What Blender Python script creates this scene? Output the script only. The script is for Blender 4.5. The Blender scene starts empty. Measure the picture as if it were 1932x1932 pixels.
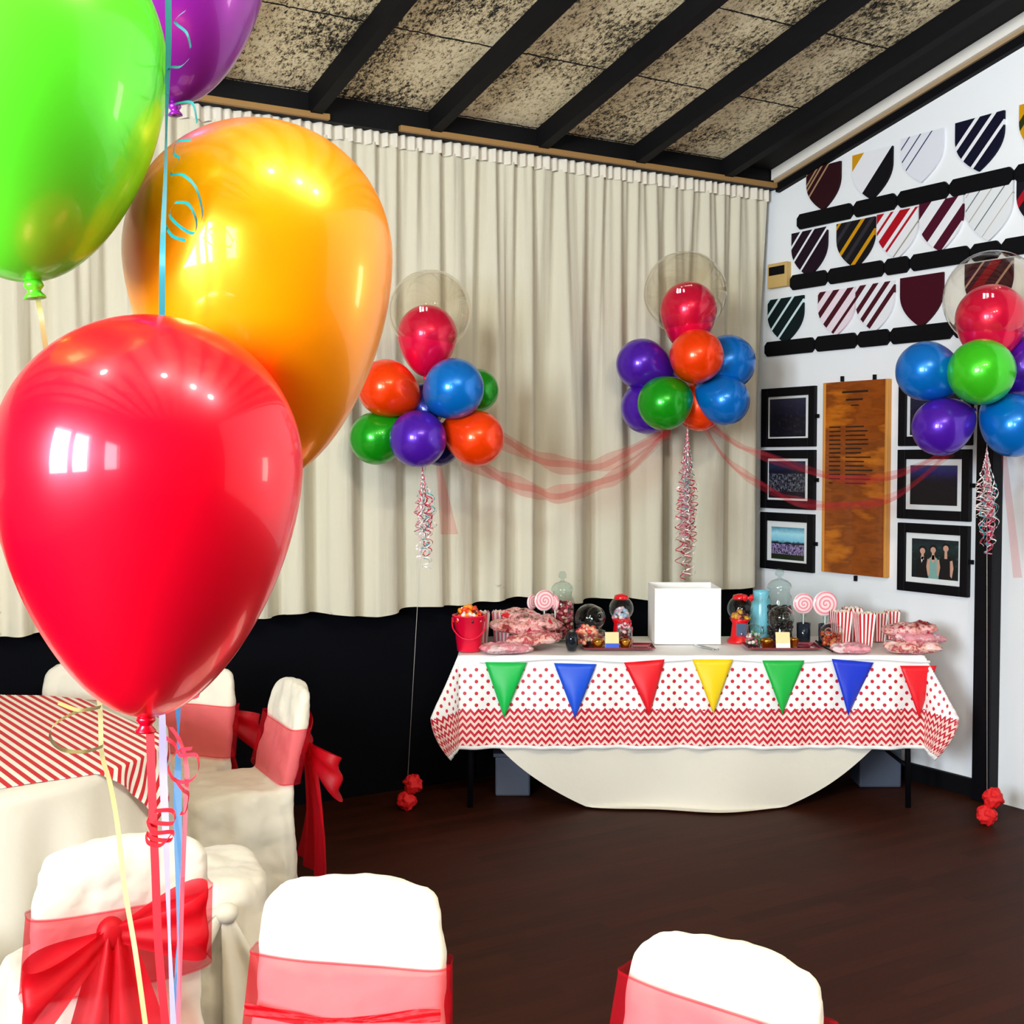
import bpy, bmesh, math, random
from mathutils import Vector, Matrix, noise
random.seed(7)
sc = bpy.context.scene
C = sc.collection
PI = math.pi
V = Vector
# ------------------------------------------------------------------ camera, light, exposure
CAMZ, FL, YAW, PITCH = 1.7, 2400.0, math.radians(31.8), math.atan(100/2400)
cam = bpy.data.objects.new('camera', bpy.data.cameras.new('camera')); C.objects.link(cam)
cam.location = (0, 0, CAMZ); cam.rotation_euler = (PI/2-PITCH, 0, -YAW)
cam.data.sensor_width = 36; cam.data.lens = FL/1932*36; cam.data.clip_start = .05
sc.camera = cam
FW = V((math.sin(YAW), math.cos(YAW), 0)); RT = V((math.cos(YAW), -math.sin(YAW), 0)); UP = V((0, 0, 1))
CM = cam.rotation_euler.to_matrix(); CO = V((0, 0, CAMZ))
sc.view_settings.view_transform = 'Standard'; sc.view_settings.look = 'None'
sc.view_settings.gamma = 1; sc.view_settings.use_curve_mapping = False
sc.view_settings.exposure = 0.55
sc.cycles.max_bounces = 8; sc.cycles.transparent_max_bounces = 24
w = bpy.data.worlds.new('daylight'); sc.world = w; w.use_nodes = True
w.node_tree.nodes['Background'].inputs[0].default_value = (.75, .87, 1, 1)
w.node_tree.nodes['Background'].inputs[1].default_value = 1.0
def area(name, loc, rot, sx, sy, power, col):
    l = bpy.data.lights.new(name, 'AREA'); l.shape = 'RECTANGLE'; l.size = sx; l.size_y = sy; l.energy = power; l.color = col
    o = bpy.data.objects.new(name, l); C.objects.link(o); o.location = loc; o.rotation_euler = rot; return o
LX, RX, BY, NY = -3.7, 5.33, 5.80, -5.0         # left, right, curtain and near wall planes
WINS = [(-1.25, -.08), (.08, 1.25)]             # window openings along y in the left wall
for a, b in WINS: area('window_daylight', (LX-.22, (a+b)/2, 2.45), (0, -PI/2, 0), 2.0, b-a-.1, 300, (.86, .94, 1))
area('side_window_daylight', (LX-.22, -3.2, 2.45), (0, -PI/2, 0), 2.0, 1.6, 170, (.86, .94, 1))  # fill through an unseen window added further back to light the room
area('doorway_light', (RX+.2, -.1, 1.9), (0, PI/2, 0), 1.7, .55, 26, (1, .9, .72))
# ------------------------------------------------------------------ projection of photograph measurements into the room
def ray(px, py): return CM @ V(((px-966)/FL, -(py-966)/FL, -1))
def P(px, py, d): r = ray(px, py); return CO + r*(d/r.dot(FW))
def Pz(px, py, z): r = ray(px, py); return CO + r*((z-CAMZ)/r.z)
def Px(px, py, x=RX): r = ray(px, py); return CO + r*(x/r.x)
def cd(X, d, z=0): return RT*X + FW*d + V((0, 0, z))       # sideways / forward from the viewpoint
# ------------------------------------------------------------------ mesh builder
class MB:
    def __init__(s): s.v = []; s.f = []; s.m = []; s.uv = []; s.mi = 0
    def add(s, vs, fs, uvs=None):
        n = len(s.v); s.v += [tuple(x) for x in vs]; s.f += [tuple(i+n for i in f) for f in fs]; s.m += [s.mi]*len(fs)
        s.uv += [tuple(u) for u in uvs] if uvs else [(0, 0)]*len(vs)
        return s
    def box(s, c, d, M=None):
        c = V(c); vs = []
        for i in range(8):
            p = V(((i & 1)-.5)*d[k] if k == 0 else (((i >> k) & 1)-.5)*d[k] for k in range(3))
            vs.append(c + (M @ p if M else p))
        return s.add(vs, [(0, 2, 3, 1), (4, 5, 7, 6), (0, 1, 5, 4), (2, 6, 7, 3), (0, 4, 6, 2), (1, 3, 7, 5)])
    def grid(s, fn, nu, nv, cu=False, uvf=None):
        vs = []; uvs = []
        for j in range(nv+1):
            for i in range(nu + (0 if cu else 1)):
                a, b = i/nu, j/nv; vs.append(fn(a, b)); uvs.append(uvf(a, b) if uvf else (a, b))
        W = nu if cu else nu+1; fs = []
        for j in range(nv):
            for i in range(nu):
                i2 = (i+1) % W if cu else i+1
                fs.append((j*W+i, j*W+i2, (j+1)*W+i2, (j+1)*W+i))
        return s.add(vs, fs, uvs)
    def lathe(s, prof, c=(0, 0, 0), axis=(0, 0, 1), n=32, caps=True):
        q = V(axis).normalized().to_track_quat('Z', 'Y'); c = V(c); vs = []; k = len(prof)
        for r, z in prof:
            for i in range(n): a = 2*PI*i/n; vs.append(c + q @ V((r*math.cos(a), r*math.sin(a), z)))
        fs = [(j*n+i, j*n+(i+1) % n, (j+1)*n+(i+1) % n, (j+1)*n+i) for j in range(k-1) for i in range(n)]
        if caps: fs += [tuple(range(n))[::-1], tuple((k-1)*n+i for i in range(n))]
        return s.add(vs, fs)
    def ball(s, c, r, n=12, sq=(1, 1, 1), M=None):
        c = V(c)
        def fn(a, b):
            t = PI*(b*.98+.01); p = V((r*sq[0]*math.sin(t)*math.cos(2*PI*a), r*sq[1]*math.sin(t)*math.sin(2*PI*a), -r*sq[2]*math.cos(t)))
            return c + (M @ p if M else p)
        return s.grid(fn, n, max(5, n*2//3), True)
    def tube(s, pts, r, n=8):
        pts = [V(p) for p in pts]; vs = []; k = len(pts); N = None
        for i, p in enumerate(pts):
            t = (pts[min(i+1, k-1)]-pts[max(i-1, 0)]).normalized()
            if N is None: N = t.orthogonal().normalized()
            N = (N - t*N.dot(t)).normalized(); B = t.cross(N); rr = r[i] if isinstance(r, (list, tuple)) else r
            for j in range(n): a = 2*PI*j/n; vs.append(p + N*rr*math.cos(a) + B*rr*math.sin(a))
        fs = [(j*n+i, j*n+(i+1) % n, (j+1)*n+(i+1) % n, (j+1)*n+i) for j in range(k-1) for i in range(n)]
        fs += [tuple(range(n))[::-1], tuple((k-1)*n+i for i in range(n))]
        return s.add(vs, fs)
    def strip(s, pts, wid, side):          # flat ribbon; side = function(t) -> direction of its width
        k = len(pts); vs = []; uvs = []
        for i, p in enumerate(pts):
            t = i/(k-1); d = side(t).normalized(); h = (wid(t) if callable(wid) else wid)/2
            vs += [V(p)-d*h, V(p)+d*h]; uvs += [(0, t), (1, t)]
        return s.add(vs, [(2*i, 2*i+1, 2*i+3, 2*i+2) for i in range(k-1)], uvs)
    def prism(s, poly, origin, ax, ay, az, th):    # outline in ax/ay plane, thick along az
        n = len(poly); O = V(origin); vs = [O+ax*x+ay*y for x, y in poly] + [O+ax*x+ay*y+az*th for x, y in poly]
        fs = [tuple(range(n))[::-1], tuple(range(n, 2*n))] + [(i, (i+1) % n, n+(i+1) % n, n+i) for i in range(n)]
        uvs = [(x, y) for x, y in poly]*2
        return s.add(vs, fs, uvs)
    def build(s, name, mats, parent=None, world=False, smooth=True, bevel=0, solid=0, sub=0):
        me = bpy.data.meshes.new(name); me.from_pydata(s.v, [], s.f); me.update()
        mats = mats if isinstance(mats, (list, tuple)) else [mats]
        for m in mats: me.materials.append(m)
        ul = me.uv_layers.new(name='UVMap')
        for l in me.loops: ul.data[l.index].uv = s.uv[l.vertex_index]
        for p in me.polygons: p.use_smooth = smooth; p.material_index = s.m[p.index]
        bm = bmesh.new(); bm.from_mesh(me); bmesh.ops.recalc_face_normals(bm, faces=bm.faces); bm.to_mesh(me); bm.free()
        o = bpy.data.objects.new(name, me); C.objects.link(o)
        if solid: m = o.modifiers.new('thickness', 'SOLIDIFY'); m.thickness = solid; m.offset = 0
        if bevel: m = o.modifiers.new('bevel', 'BEVEL'); m.width = bevel; m.segments = 2; m.limit_method = 'ANGLE'
        if sub: m = o.modifiers.new('sub', 'SUBSURF'); m.levels = m.render_levels = sub
        if parent:
            o.parent = parent
            if world: o.matrix_parent_inverse = parent.matrix_basis.inverted()
        return o
def tag(o, label, cat, group=None, kind=None):
    if label: o['label'] = label
    if cat: o['category'] = cat
    if group: o['group'] = group
    if kind: o['kind'] = kind
    return o
def thing(name, label, cat, loc=(0, 0, 0), rz=0, group=None):
    o = bpy.data.objects.new(name, None); C.objects.link(o); o.empty_display_size = .05
    o.matrix_basis = Matrix.Translation(V(loc)) @ Matrix.Rotation(rz, 4, 'Z')
    return tag(o, label, cat, group)
def dup(root, loc, rz, label, group=None):
    r = root.copy(); C.objects.link(r); r.matrix_basis = Matrix.Translation(V(loc)) @ Matrix.Rotation(rz, 4, 'Z')
    r['label'] = label
    if group: r['group'] = group
    for ch in list(root.children):
        c = ch.copy(); C.objects.link(c); c.parent = r
        for g in list(ch.children): d = g.copy(); C.objects.link(d); d.parent = c
    return r
def struct(o, kind='structure'): o['kind'] = kind; return o
# ------------------------------------------------------------------ materials
def lin(h):
    if not isinstance(h, str): return (*h, 1)
    r = [int(h[i:i+2], 16)/255 for i in (0, 2, 4)]
    return tuple(x/12.92 if x <= .04045 else ((x+.055)/1.055)**2.4 for x in r) + (1,)
def mat(name, col, rough=.6, metal=0, **k):
    m = bpy.data.materials.new(name); m.use_nodes = True; b = m.node_tree.nodes['Principled BSDF']
    b.inputs['Base Color'].default_value = lin(col); b.inputs['Roughness'].default_value = rough; b.inputs['Metallic'].default_value = metal
    for kk, vv in k.items(): b.inputs[kk.replace('_', ' ')].default_value = vv
    return m
class NT:
    def __init__(s, m): s.t = m.node_tree; s.b = s.t.nodes.get('Principled BSDF'); s.o = s.t.nodes['Material Output']
    def n(s, typ, **k):
        x = s.t.nodes.new(typ)
        for a, v in k.items(): setattr(x, a, v)
        return x
    def link(s, a, b): s.t.links.new(a, b)
    def put(s, sock, v):
        if hasattr(v, 'links') or hasattr(v, 'is_output'): s.link(v, sock)
        else: sock.default_value = v
    def m(s, op, a, b=0, c=0):
        x = s.n('ShaderNodeMath', operation=op); s.put(x.inputs[0], a); s.put(x.inputs[1], b); s.put(x.inputs[2], c); return x.outputs[0]
    def mix(s, f, a, b):
        x = s.n('ShaderNodeMix', data_type='RGBA'); s.put(x.inputs[0], f)
        s.put(x.inputs[6], lin(a) if isinstance(a, str) else a); s.put(x.inputs[7], lin(b) if isinstance(b, str) else b); return x.outputs[2]
    def coord(s, which='Object'):
        t = s.n('ShaderNodeTexCoord').outputs[which]; x = s.n('ShaderNodeSeparateXYZ'); s.link(t, x.inputs[0]); return t, x.outputs
    def noise(s, vec, scale, detail=3, rough=.6, sc3=None):
        if sc3: mp = s.n('ShaderNodeMapping'); s.link(vec, mp.inputs[0]); mp.inputs['Scale'].default_value = sc3; vec = mp.outputs[0]
        x = s.n('ShaderNodeTexNoise'); s.link(vec, x.inputs['Vector']); x.inputs['Scale'].default_value = scale
        x.inputs['Detail'].default_value = detail; x.inputs['Roughness'].default_value = rough; return x.outputs[0]
    def ramp(s, f, stops, const=False):
        x = s.n('ShaderNodeValToRGB'); s.link(f, x.inputs[0]); e = x.color_ramp
        if const: e.interpolation = 'CONSTANT'
        e.elements[0].position = stops[0][0]; e.elements[0].color = lin(stops[0][1])
        e.elements[1].position = stops[1][0]; e.elements[1].color = lin(stops[1][1])
        for p, c in stops[2:]: el = e.elements.new(p); el.color = lin(c)
        return x.outputs[0]
    def bump(s, h, st=.3, dist=.01):
        x = s.n('ShaderNodeBump'); s.link(h, x.inputs['Height']); x.inputs['Strength'].default_value = st; x.inputs['Distance'].default_value = dist
        s.link(x.outputs[0], s.b.inputs['Normal'])
    def base(s, c): s.link(c, s.b.inputs['Base Color'])
def bumpy(m, scale=30, st=.3, dist=.003, sc3=None):
    k = NT(m); t, _ = k.coord(); k.bump(k.noise(t, scale, 3, .5, sc3), st, dist); return m
def pearl(name, col, metal=.34, rough=.3): return mat(name, col, rough, metal, Coat_Weight=.38, Coat_Roughness=.06, Specular_IOR_Level=.3)
M = {}
M['white_paint'] = bumpy(mat('white wall paint', 'ECF0F4', .6), 60, .08, .002)
M['navy_wall'] = mat('dark lower wall', '05060C', .9, 0, Specular_IOR_Level=.1)
M['black'] = mat('black paint', '050509', .7, 0, Specular_IOR_Level=.15)
M['black_satin'] = mat('black satin', '05050A', .5, 0, Specular_IOR_Level=.2)
M['beam'] = bumpy(mat('black stained beam', '050509', .7, 0, Specular_IOR_Level=.2), 20, .3, .003, (1, .1, 1))
M['timber'] = mat('pale timber strip', '9A7440', .55)
M['cornice'] = mat('white cornice', 'E9E6DE', .5)
M['tan'] = mat('tan moulding', 'A08868', .5)
M['fabric'] = mat('cream cover fabric', 'DED7C6', .85, 0, Sheen_Weight=.2)
bumpy(M['fabric'], 9, .45, .02)
M['cloth'] = mat('white tablecloth fabric', 'DCD6C8', .85); bumpy(M['cloth'], 12, .3, .01)
M['card'] = mat('white card', 'FAFAF8', .7)
M['silver'] = mat('silver metal', 'C8CCD0', .25, 1)
M['gold'] = mat('gold foil', 'D89A3A', .25, 1)
M['red_plastic'] = mat('red plastic', 'E00A18', .25, 0, Coat_Weight=.6)
M['hot_pink'] = mat('hot pink plastic', 'F5083C', .35)
M['tray'] = mat('dark red tray', '8E0622', .22, 0, Coat_Weight=1)
M['stick'] = mat('white stick', 'F2F0EE', .5)
M['clear_line'] = mat('clear line', 'C9C4BC', .3)
def glassy(name, tint='F4FAFA', gl=.9):
    m = mat(name, tint); k = NT(m); tr = k.n('ShaderNodeBsdfTransparent'); tr.inputs[0].default_value = lin(tint)
    g = k.n('ShaderNodeBsdfGlossy'); g.inputs['Roughness'].default_value = .03; g.inputs[0].default_value = (1, 1, 1, 1)
    f = k.n('ShaderNodeLayerWeight'); f.inputs[0].default_value = .5; mx = k.n('ShaderNodeMixShader')
    k.link(k.m('ADD', k.m('MULTIPLY', k.m('POWER', f.outputs[1], 3.2), gl), .03), mx.inputs[0]); k.link(tr.outputs[0], mx.inputs[1]); k.link(g.outputs[0], mx.inputs[2])
    k.link(mx.outputs[0], k.o.inputs[0]); return m
M['glass'] = glassy('clear glass', 'EEF7F5', .9)
M['bubble'] = glassy('clear balloon film', 'F6F3EC', .75)
def sheer(name, col, op=.5, tcol=None):
    m = mat(name, col, .5); k = NT(m); tr = k.n('ShaderNodeBsdfTransparent'); tr.inputs[0].default_value = lin(tcol or 'FFB0B8')
    tl = k.n('ShaderNodeBsdfTranslucent'); tl.inputs[0].default_value = lin(col)
    a = k.n('ShaderNodeMixShader'); a.inputs[0].default_value = .35; k.link(k.b.outputs[0], a.inputs[1]); k.link(tl.outputs[0], a.inputs[2])
    mx = k.n('ShaderNodeMixShader'); mx.inputs[0].default_value = op; k.link(tr.outputs[0], mx.inputs[1]); k.link(a.outputs[0], mx.inputs[2])
    k.link(mx.outputs[0], k.o.inputs[0]); return m
M['organza'] = sheer('red organza', 'E8102C', .24, 'FFC4CE')
M['organza_bow'] = sheer('gathered red organza', 'DC0820', .6, 'F07080')
M['organza_fine'] = sheer('sheer red tulle', 'D83048', .17, 'FFECEA')
COL = dict(red='F40024', orange='FF9800', dorange='FF4000', green='3FC81E', dgreen='129A12', purple='4E18AC', lilac='8E1E9C', blue='0070CC', dblue='081C78', pink='E80A45')
for kk, vv in COL.items(): M['b_'+kk] = pearl(kk+' balloon latex', vv)
M['b_green_pale'] = pearl('pale green balloon latex', '5AE428', .25, .35)
# ------------------------------------------------------------------ room shell
CZ = lambda y: 3.40 + .245*(5.65-y)      # sloping ceiling height
m = M['floor'] = mat('dark timber floor', '2A1208', .6)
k = NT(m); t, xyz = k.coord(); br = k.n('ShaderNodeTexBrick'); mp = k.n('ShaderNodeMapping'); k.link(t, mp.inputs[0])
k.link(mp.outputs[0], br.inputs['Vector']); br.inputs['Scale'].default_value = 1; br.inputs['Brick Width'].default_value = .9; br.inputs['Row Height'].default_value = .075
br.inputs['Mortar Size'].default_value = .0015; br.inputs['Color1'].default_value = lin('2A1209'); br.inputs['Color2'].default_value = lin('120703'); br.inputs['Mortar'].default_value = lin('080404')
gr = k.noise(t, 14, 4, .7, (.25, 3, 1)); k.base(k.mix(k.m('MULTIPLY', gr, .55), br.outputs[0], '4E200C')); k.b.inputs['Specular IOR Level'].default_value = .12
k.bump(br.outputs[1], .2, .002)
struct(MB().box((.8, .4, -.05), (9.2, 11, .1)).build('floor', m, smooth=False))
def wall(name, y0, y1, x, holes, z1f, m):    # wall in the plane x with rectangular openings (y0,y1,z0,z1)
    mb = MB(); s = 1 if x > 0 else -1; ys = sorted({y0, y1, *[h[0] for h in holes], *[h[1] for h in holes]})
    for a, b in zip(ys, ys[1:]):
        hs = [h for h in holes if h[0] <= a and h[1] >= b]; spans = []
        if hs: spans = [(0, hs[0][2]), (hs[0][3], None)]
        else: spans = [(0, None)]
        for z0, zt in spans:
            if zt is not None and zt <= z0: continue
            q = [(a, z0), (b, z0), (b, zt if zt is not None else z1f(b)), (a, zt if zt is not None else z1f(a))]
            mb.prism(q, (x, 0, 0), V((0, 1, 0)), V((0, 0, 1)), V((s, 0, 0)), .15)
    return struct(mb.build(name, m, smooth=False))
wall('wall_right', NY, 6.0, RX, [(-.45, .25, 0, 2.1)], lambda y: CZ(y)+.05, M['white_paint'])
wall('wall_left', NY, 6.0, LX, [(a, b, 1.4, 3.5) for a, b in WINS]+[(-4.05, -2.35, 1.4, 3.5)], lambda y: CZ(y)+.05, mat('warm grey wall', '7A7268', .8))
mb = MB().box((.8, BY+.08, .55), (9.2, .15, 1.1)); struct(mb.build('wall_back', M['navy_wall'], smooth=False))
struct(MB().box((.8, BY+.08, 2.3), (9.2, .15, 2.4)).build('wall_back_upper', M['white_paint'], smooth=False))
struct(MB().box((.8, NY-.08, 3.0), (9.2, .15, 6.2)).build('wall_front', mat('dark panelled wall', '3A2C22', .8), smooth=False))
# strand-board ceiling
m = M['ceil'] = mat('wood wool ceiling board', 'B0A48C', .95); k = NT(m); t, xyz = k.coord()
a = k.noise(t, 46, 5, .75, (1, .5, 1)); b = k.noise(t, 150, 4, .8, (1, .35, 1)); c = k.noise(t, 2.2, 2, .5)
v = k.m('ADD', k.m('MULTIPLY', a, .55), k.m('MULTIPLY', b, .45))
v = k.m('ADD', v, k.m('MULTIPLY', k.m('SUBTRACT', c, .5), .22))
col = k.ramp(v, [(.415, '08080A'), (.455, '5A5444'), (.495, 'E8D8AC'), (.58, 'FFF6D4')])
jy = k.m('SUBTRACT', k.m('FRACT', k.m('DIVIDE', k.m('ADD', k.m('ADD', xyz[1], k.m('MULTIPLY', k.m('SUBTRACT', k.noise(t, 30, 2), .5), .02)), 60-5.0+.3), .6)), .5)
jm = k.m('LESS_THAN', k.m('ABSOLUTE', jy), .009); k.base(k.mix(jm, col, '060606')); k.bump(v, .6, .01)
mb = MB(); ys = [6.0, NY-.1]
mb.add([(x, y, CZ(y)+dz) for dz in (0, .1) for x in (-3.9, 5.5) for y in ys], [(0, 1, 3, 2), (4, 6, 7, 5), (0, 4, 5, 1), (2, 3, 7, 6), (0, 2, 6, 4), (1, 5, 7, 3)])
struct(mb.build('ceiling', m, smooth=False))
SL = V((0, -1, .245)).normalized(); SN = V((0, .245, 1)).normalized()
def slope_bar(name, x0, x1, drop0, drop1, m, ya=5.75, yb=NY):      # bar that follows the ceiling slope
    mb = MB(); vs = []
    for y in (ya, yb):
        for x in (x0, x1):
            for dr in (drop0, drop1): vs.append((x, y, CZ(y)-dr))
    mb.add(vs, [(0, 1, 3, 2), (4, 6, 7, 5), (0, 4, 5, 1), (2, 3, 7, 6), (0, 2, 6, 4), (1, 5, 7, 3)])
    return struct(mb.build(name, m, smooth=False))
n = 1
for i in range(-9, 5):
    x = 2.36 + .6325*i
    if x < -3.6: continue
    slope_bar('trim_%d' % n, x, x+.06, 0, .105, M['beam']); n += 1
slope_bar('trim_%d' % n, 4.94, RX, 0, .02, M['beam']); n += 1
slope_bar('trim_%d' % n, RX-.07, RX, .01, .08, M['cornice'], 5.6); n += 1
slope_bar('trim_%d' % n, RX-.05, RX, .08, .10, M['tan'], 5.6); n += 1
slope_bar('trim_%d' % n, RX-.035, RX, .10, .145, M['black'], 5.6); n += 1
struct(MB().box((.8, 5.71, 3.365), (9.1, .2, .15)).build('trim_%d' % n, M['beam'], smooth=False)); n += 1
for x0, x1 in ((-3.6, 2.46), (2.83, 5.3)):
    struct(MB().box(((x0+x1)/2, 5.60, 3.305), (x1-x0, .03, .028)).build('trim_%d' % n, M['timber'], smooth=False, bevel=.003)); n += 1
yp = Px(1871, 1200).y
struct(MB().box((RX-.035, yp, 1.05), (.07, .105, 2.1)).build('trim_%d' % n, M['black_satin'], smooth=False, bevel=.004)); n += 1
struct(MB().box((RX-.03, yp-.5, 2.06), (.06, .95, .08)).build('trim_%d' % n, M['black_satin'], smooth=False, bevel=.004)); n += 1
struct(MB().box((RX-.012, (yp+5.8)/2, .045), (.024, 5.8-yp, .09)).build('baseboard_right', M['black'], smooth=False))
# windows of the left wall, the last one added for its light, and the lit doorway behind the viewer
m = M['frame_white'] = mat('white window frame', 'E8E8E8', .4)
for i, (a, b) in enumerate(WINS+[(-4.05, -2.35)]):
    mb = MB(); ym = (a+b)/2
    for y in (a+.03, b-.03): mb.box((LX, y, 2.45), (.12, .06, 2.1))
    for z in (1.43, 3.47): mb.box((LX, ym, z), (.12, b-a, .06))
    struct(mb.build('window_%d' % (i+1), m, smooth=False))
# curtain
def fold(x, v):     # v 0 top .. 1 hem
    big = math.sin(x*2*PI/.235 + 1.3*math.sin(x*2.1) + .9*math.sin(x*5.3+1)); b2 = math.sin(x*2*PI/.52 + 2*math.sin(x*1.7+.5))
    small = math.sin(x*2*PI/.062 + 1.1*math.sin(x*9)); mid = math.sin(x*2*PI/.118 + 1.5*math.sin(x*3.1+2))
    kx = min(1, max(0, v*1.6)); g = .5+.5*noise.noise(V((x*1.3, 3.1, v*.7)))
    sharp = math.copysign(abs(big)**.7, big)
    rt = 1+.55*min(1, max(0, (x-3.2)/1.2)); return kx*rt*(.038*sharp*(.4+1.1*g) + .02*b2) + .013*mid*(1-.55*kx) + .0065*small*(1-kx)**1.5
CX0, CX1 = -1.3, 5.285
def cur(a, b):
    x = CX0+(CX1-CX0)*a; hz = .925 + .011*(5.3-x) + .018*math.sin(x*4.1) + .012*math.sin(x*11) + .01*noise.noise(V((x*5, 0, 0)))
    z = 3.235 + (hz-3.235)*b; x2 = x + .010*math.sin(x*27)*b - (.03*b if a > .9 else 0)*(a-.9)*10
    return V((x2, 5.665 + fold(x, b), z))
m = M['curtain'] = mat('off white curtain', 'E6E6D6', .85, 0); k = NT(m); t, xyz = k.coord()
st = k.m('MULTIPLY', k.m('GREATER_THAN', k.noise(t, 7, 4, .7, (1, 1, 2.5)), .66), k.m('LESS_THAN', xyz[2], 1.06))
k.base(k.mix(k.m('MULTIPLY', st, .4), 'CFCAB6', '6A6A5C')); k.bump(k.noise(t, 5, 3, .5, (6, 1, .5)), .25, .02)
ct = thing('curtain', 'long off-white gathered curtain covering the wall behind the sweet table', 'curtain', (2, 5.66, .93))
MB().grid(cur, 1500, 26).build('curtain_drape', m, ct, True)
def hd(a, b): x = CX0+(CX1-CX0)*a; return V((x, 5.655 + .011*math.sin(x*2*PI/.05+1.2*math.sin(x*9)) + fold(x, 0)*.5, 3.29-.068*b + .003*math.sin(x*70)))
MB().grid(hd, 1500, 4).build('heading_tape', M['cloth'], ct, True)
# ------------------------------------------------------------------ right wall: shields, boards, frames, honour board
def stripe_mat(name, stops, k0=.9):
    m = mat(name, 'FFFFFF', .7, 0, Specular_IOR_Level=.15); k = NT(m); t, u = k.coord('UV')
    s = k.m('DIVIDE', k.m('ADD', u[0], k.m('MULTIPLY', u[1], k0)), 1+k0); k.base(k.ramp(s, stops, True)); return m
MR, WH, NV, BK, GO, RD, TN, GN = '3A0818', 'E4E6EC', '0A0C24', '0C0A10', 'C8900C', 'A8081C', 'A08060', '0A1A1C'
def bars(bg, fg, pos): # pos list of (start,width)
    st = [(0, bg)]
    for p, wd, *c in pos: st += [(p, c[0] if c else fg), (p+wd, bg)]
    if st[1][0] <= .001: st = st[1:]
    if len(st) < 2: st.append((.99, bg))
    return st
SH = [ # left-top px, right-top px, tip px, stops, description
 ((1525, 322), (1589, 303), (1553, 398), bars('2A0A12', TN, [(.05, .03), (.17, .03), (.23, .03), (.33, .03)]), 'dark maroon shield with three tan diagonal stripes, first of the top row'),
 ((1612, 293), (1687, 276), (1650, 377), [(0, GO), (.16, WH), (.53, BK)], 'white shield with a gold corner and a broad black edge band, top row'),
 ((1704, 263), (1783, 242), (1740, 345), bars('DDE0EA', '26365C', [(.10, .02), (.24, .02), (.38, .022)]), 'white shield with three thin navy diagonal lines, top row'),
 ((1806, 232), (1898, 210), (1850, 324), bars(NV, WH, [(.22, .05), (.40, .05), (.60, .045)]), 'navy shield with wide white diagonal stripes, rightmost whole one of the top row'),
 ((1927, 198), (2010, 178), (1965, 290), bars(GO, '2A3010', [(.15, .1), (.4, .1), (.65, .1)]), 'gold and dark green shield cut by the right edge of view'),
 ((1497, 440), (1564, 429), (1528, 523), bars('1C0A1A', WH, [(.13, .035), (.31, .035), (.52, .035)]), 'near-black shield with three white diagonal stripes, first of the middle row'),
 ((1582, 424), (1654, 408), (1616, 507), bars('121014', GO, [(.03, .04), (.16, .06, '2C2A30'), (.34, .06), (.48, .06, '2C2A30'), (.64, .06)]), 'black shield with gold and grey diagonal stripes'),
 ((1658, 408), (1736, 388), (1691, 490), bars(WH, RD, [(0, .10), (.18, .04), (.30, .13), (.49, .04), (.66, .02, '9A9A8A')]), 'white shield with thick and thin bright red diagonal stripes'),
 ((1738, 392), (1821, 362), (1775, 476), bars(WH, '480A24', [(.0, .15), (.32, .15), (.60, .14)]), 'white shield with broad maroon diagonal stripes'),
 ((1826, 362), (1915, 338), (1862, 456), bars('DCE0E4', '5A6A6C', [(.06, .012, 'A8A498'), (.18, .016), (.32, .014, 'A8A498'), (.46, .016), (.62, .012, 'A8A498')]), 'pale shield with very thin grey green diagonal lines'),
 ((1922, 336), (2010, 318), (1965, 430), bars('14101A', 'A01020', [(.2, .1), (.5, .1)]), 'black and red shield cut by the right edge below the gold one'),
 ((1452, 566), (1519, 558), (1480, 648), bars(GN, 'C8E0E4', [(.0, .04), (.16, .04), (.36, .04), (.56, .04)]), 'dark green shield with white diagonal stripes beside the curtain end'),
 ((1547, 552), (1617, 542), (1583, 633), bars('E6D8E2', '46101E', [(.03, .09), (.22, .09), (.42, .09), (.63, .05)]), 'pinkish white shield with four maroon stripes in the lower row'),
 ((1618, 540), (1691, 530), (1652, 627), bars(WH, '46101E', [(.06, .09), (.24, .08), (.40, .08), (.56, .08)]), 'white shield with even maroon stripes next to the plain maroon one'),
 ((1702, 527), (1783, 512), (1740, 618), bars('3E0618', '3E0618', [(.3, .1)]), 'plain dark maroon shield without stripes in the lower row'),
 ((1824, 500), (1914, 485), (1868, 596), bars('3A1420', 'B09080', [(.2, .03), (.3, .12, '80101C'), (.55, .03)]), 'dark shield with red and tan stripes seen through the clear balloon')]
def shield_poly(n=9):
    pts = [(0, 0), (1, 0), (1, .32)]
    for i in range(1, n): a = i/n; pts.append((.5+.5*(1-a**2.2), .32+.68*a))
    pts.append((.5, 1)); q = [(1-x, y) for x, y in pts[2:-1]][::-1]; return pts+q
for (l, r, tp, stops, desc) in SH:
    A, B, T = Px(*l), Px(*r), Px(*tp); ztop = (A.z+B.z)/2; wd = A.y-B.y; hg = ztop-T.z
    mb = MB(); O = V((RX-.002, A.y, ztop))
    mb.prism(shield_poly(), O, V((0, -wd, 0)), V((0, 0, -hg)), V((-1, 0, 0)), .014)
    tag(mb.build('shield', stripe_mat('shield stripes', stops), smooth=False), desc, 'shield', 'striped shields on the right wall')
BAR = [[(1507, 425, 1611, 392), (1614, 398, 1694, 376), (1697, 377, 1792, 354), (1795, 356, 1915, 325), (1918, 324, 2000, 302)],
       [(1494, 537, 1563, 524), (1565, 526, 1670, 507), (1672, 509, 1718, 500), (1721, 501, 1832, 478), (1835, 480, 1890, 467), (1894, 466, 1990, 446)],
       [(1446, 663, 1539, 652), (1541, 654, 1619, 642), (1621, 642, 1681, 633), (1683, 635, 1800, 620), (1802, 619, 1900, 604)]]
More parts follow.
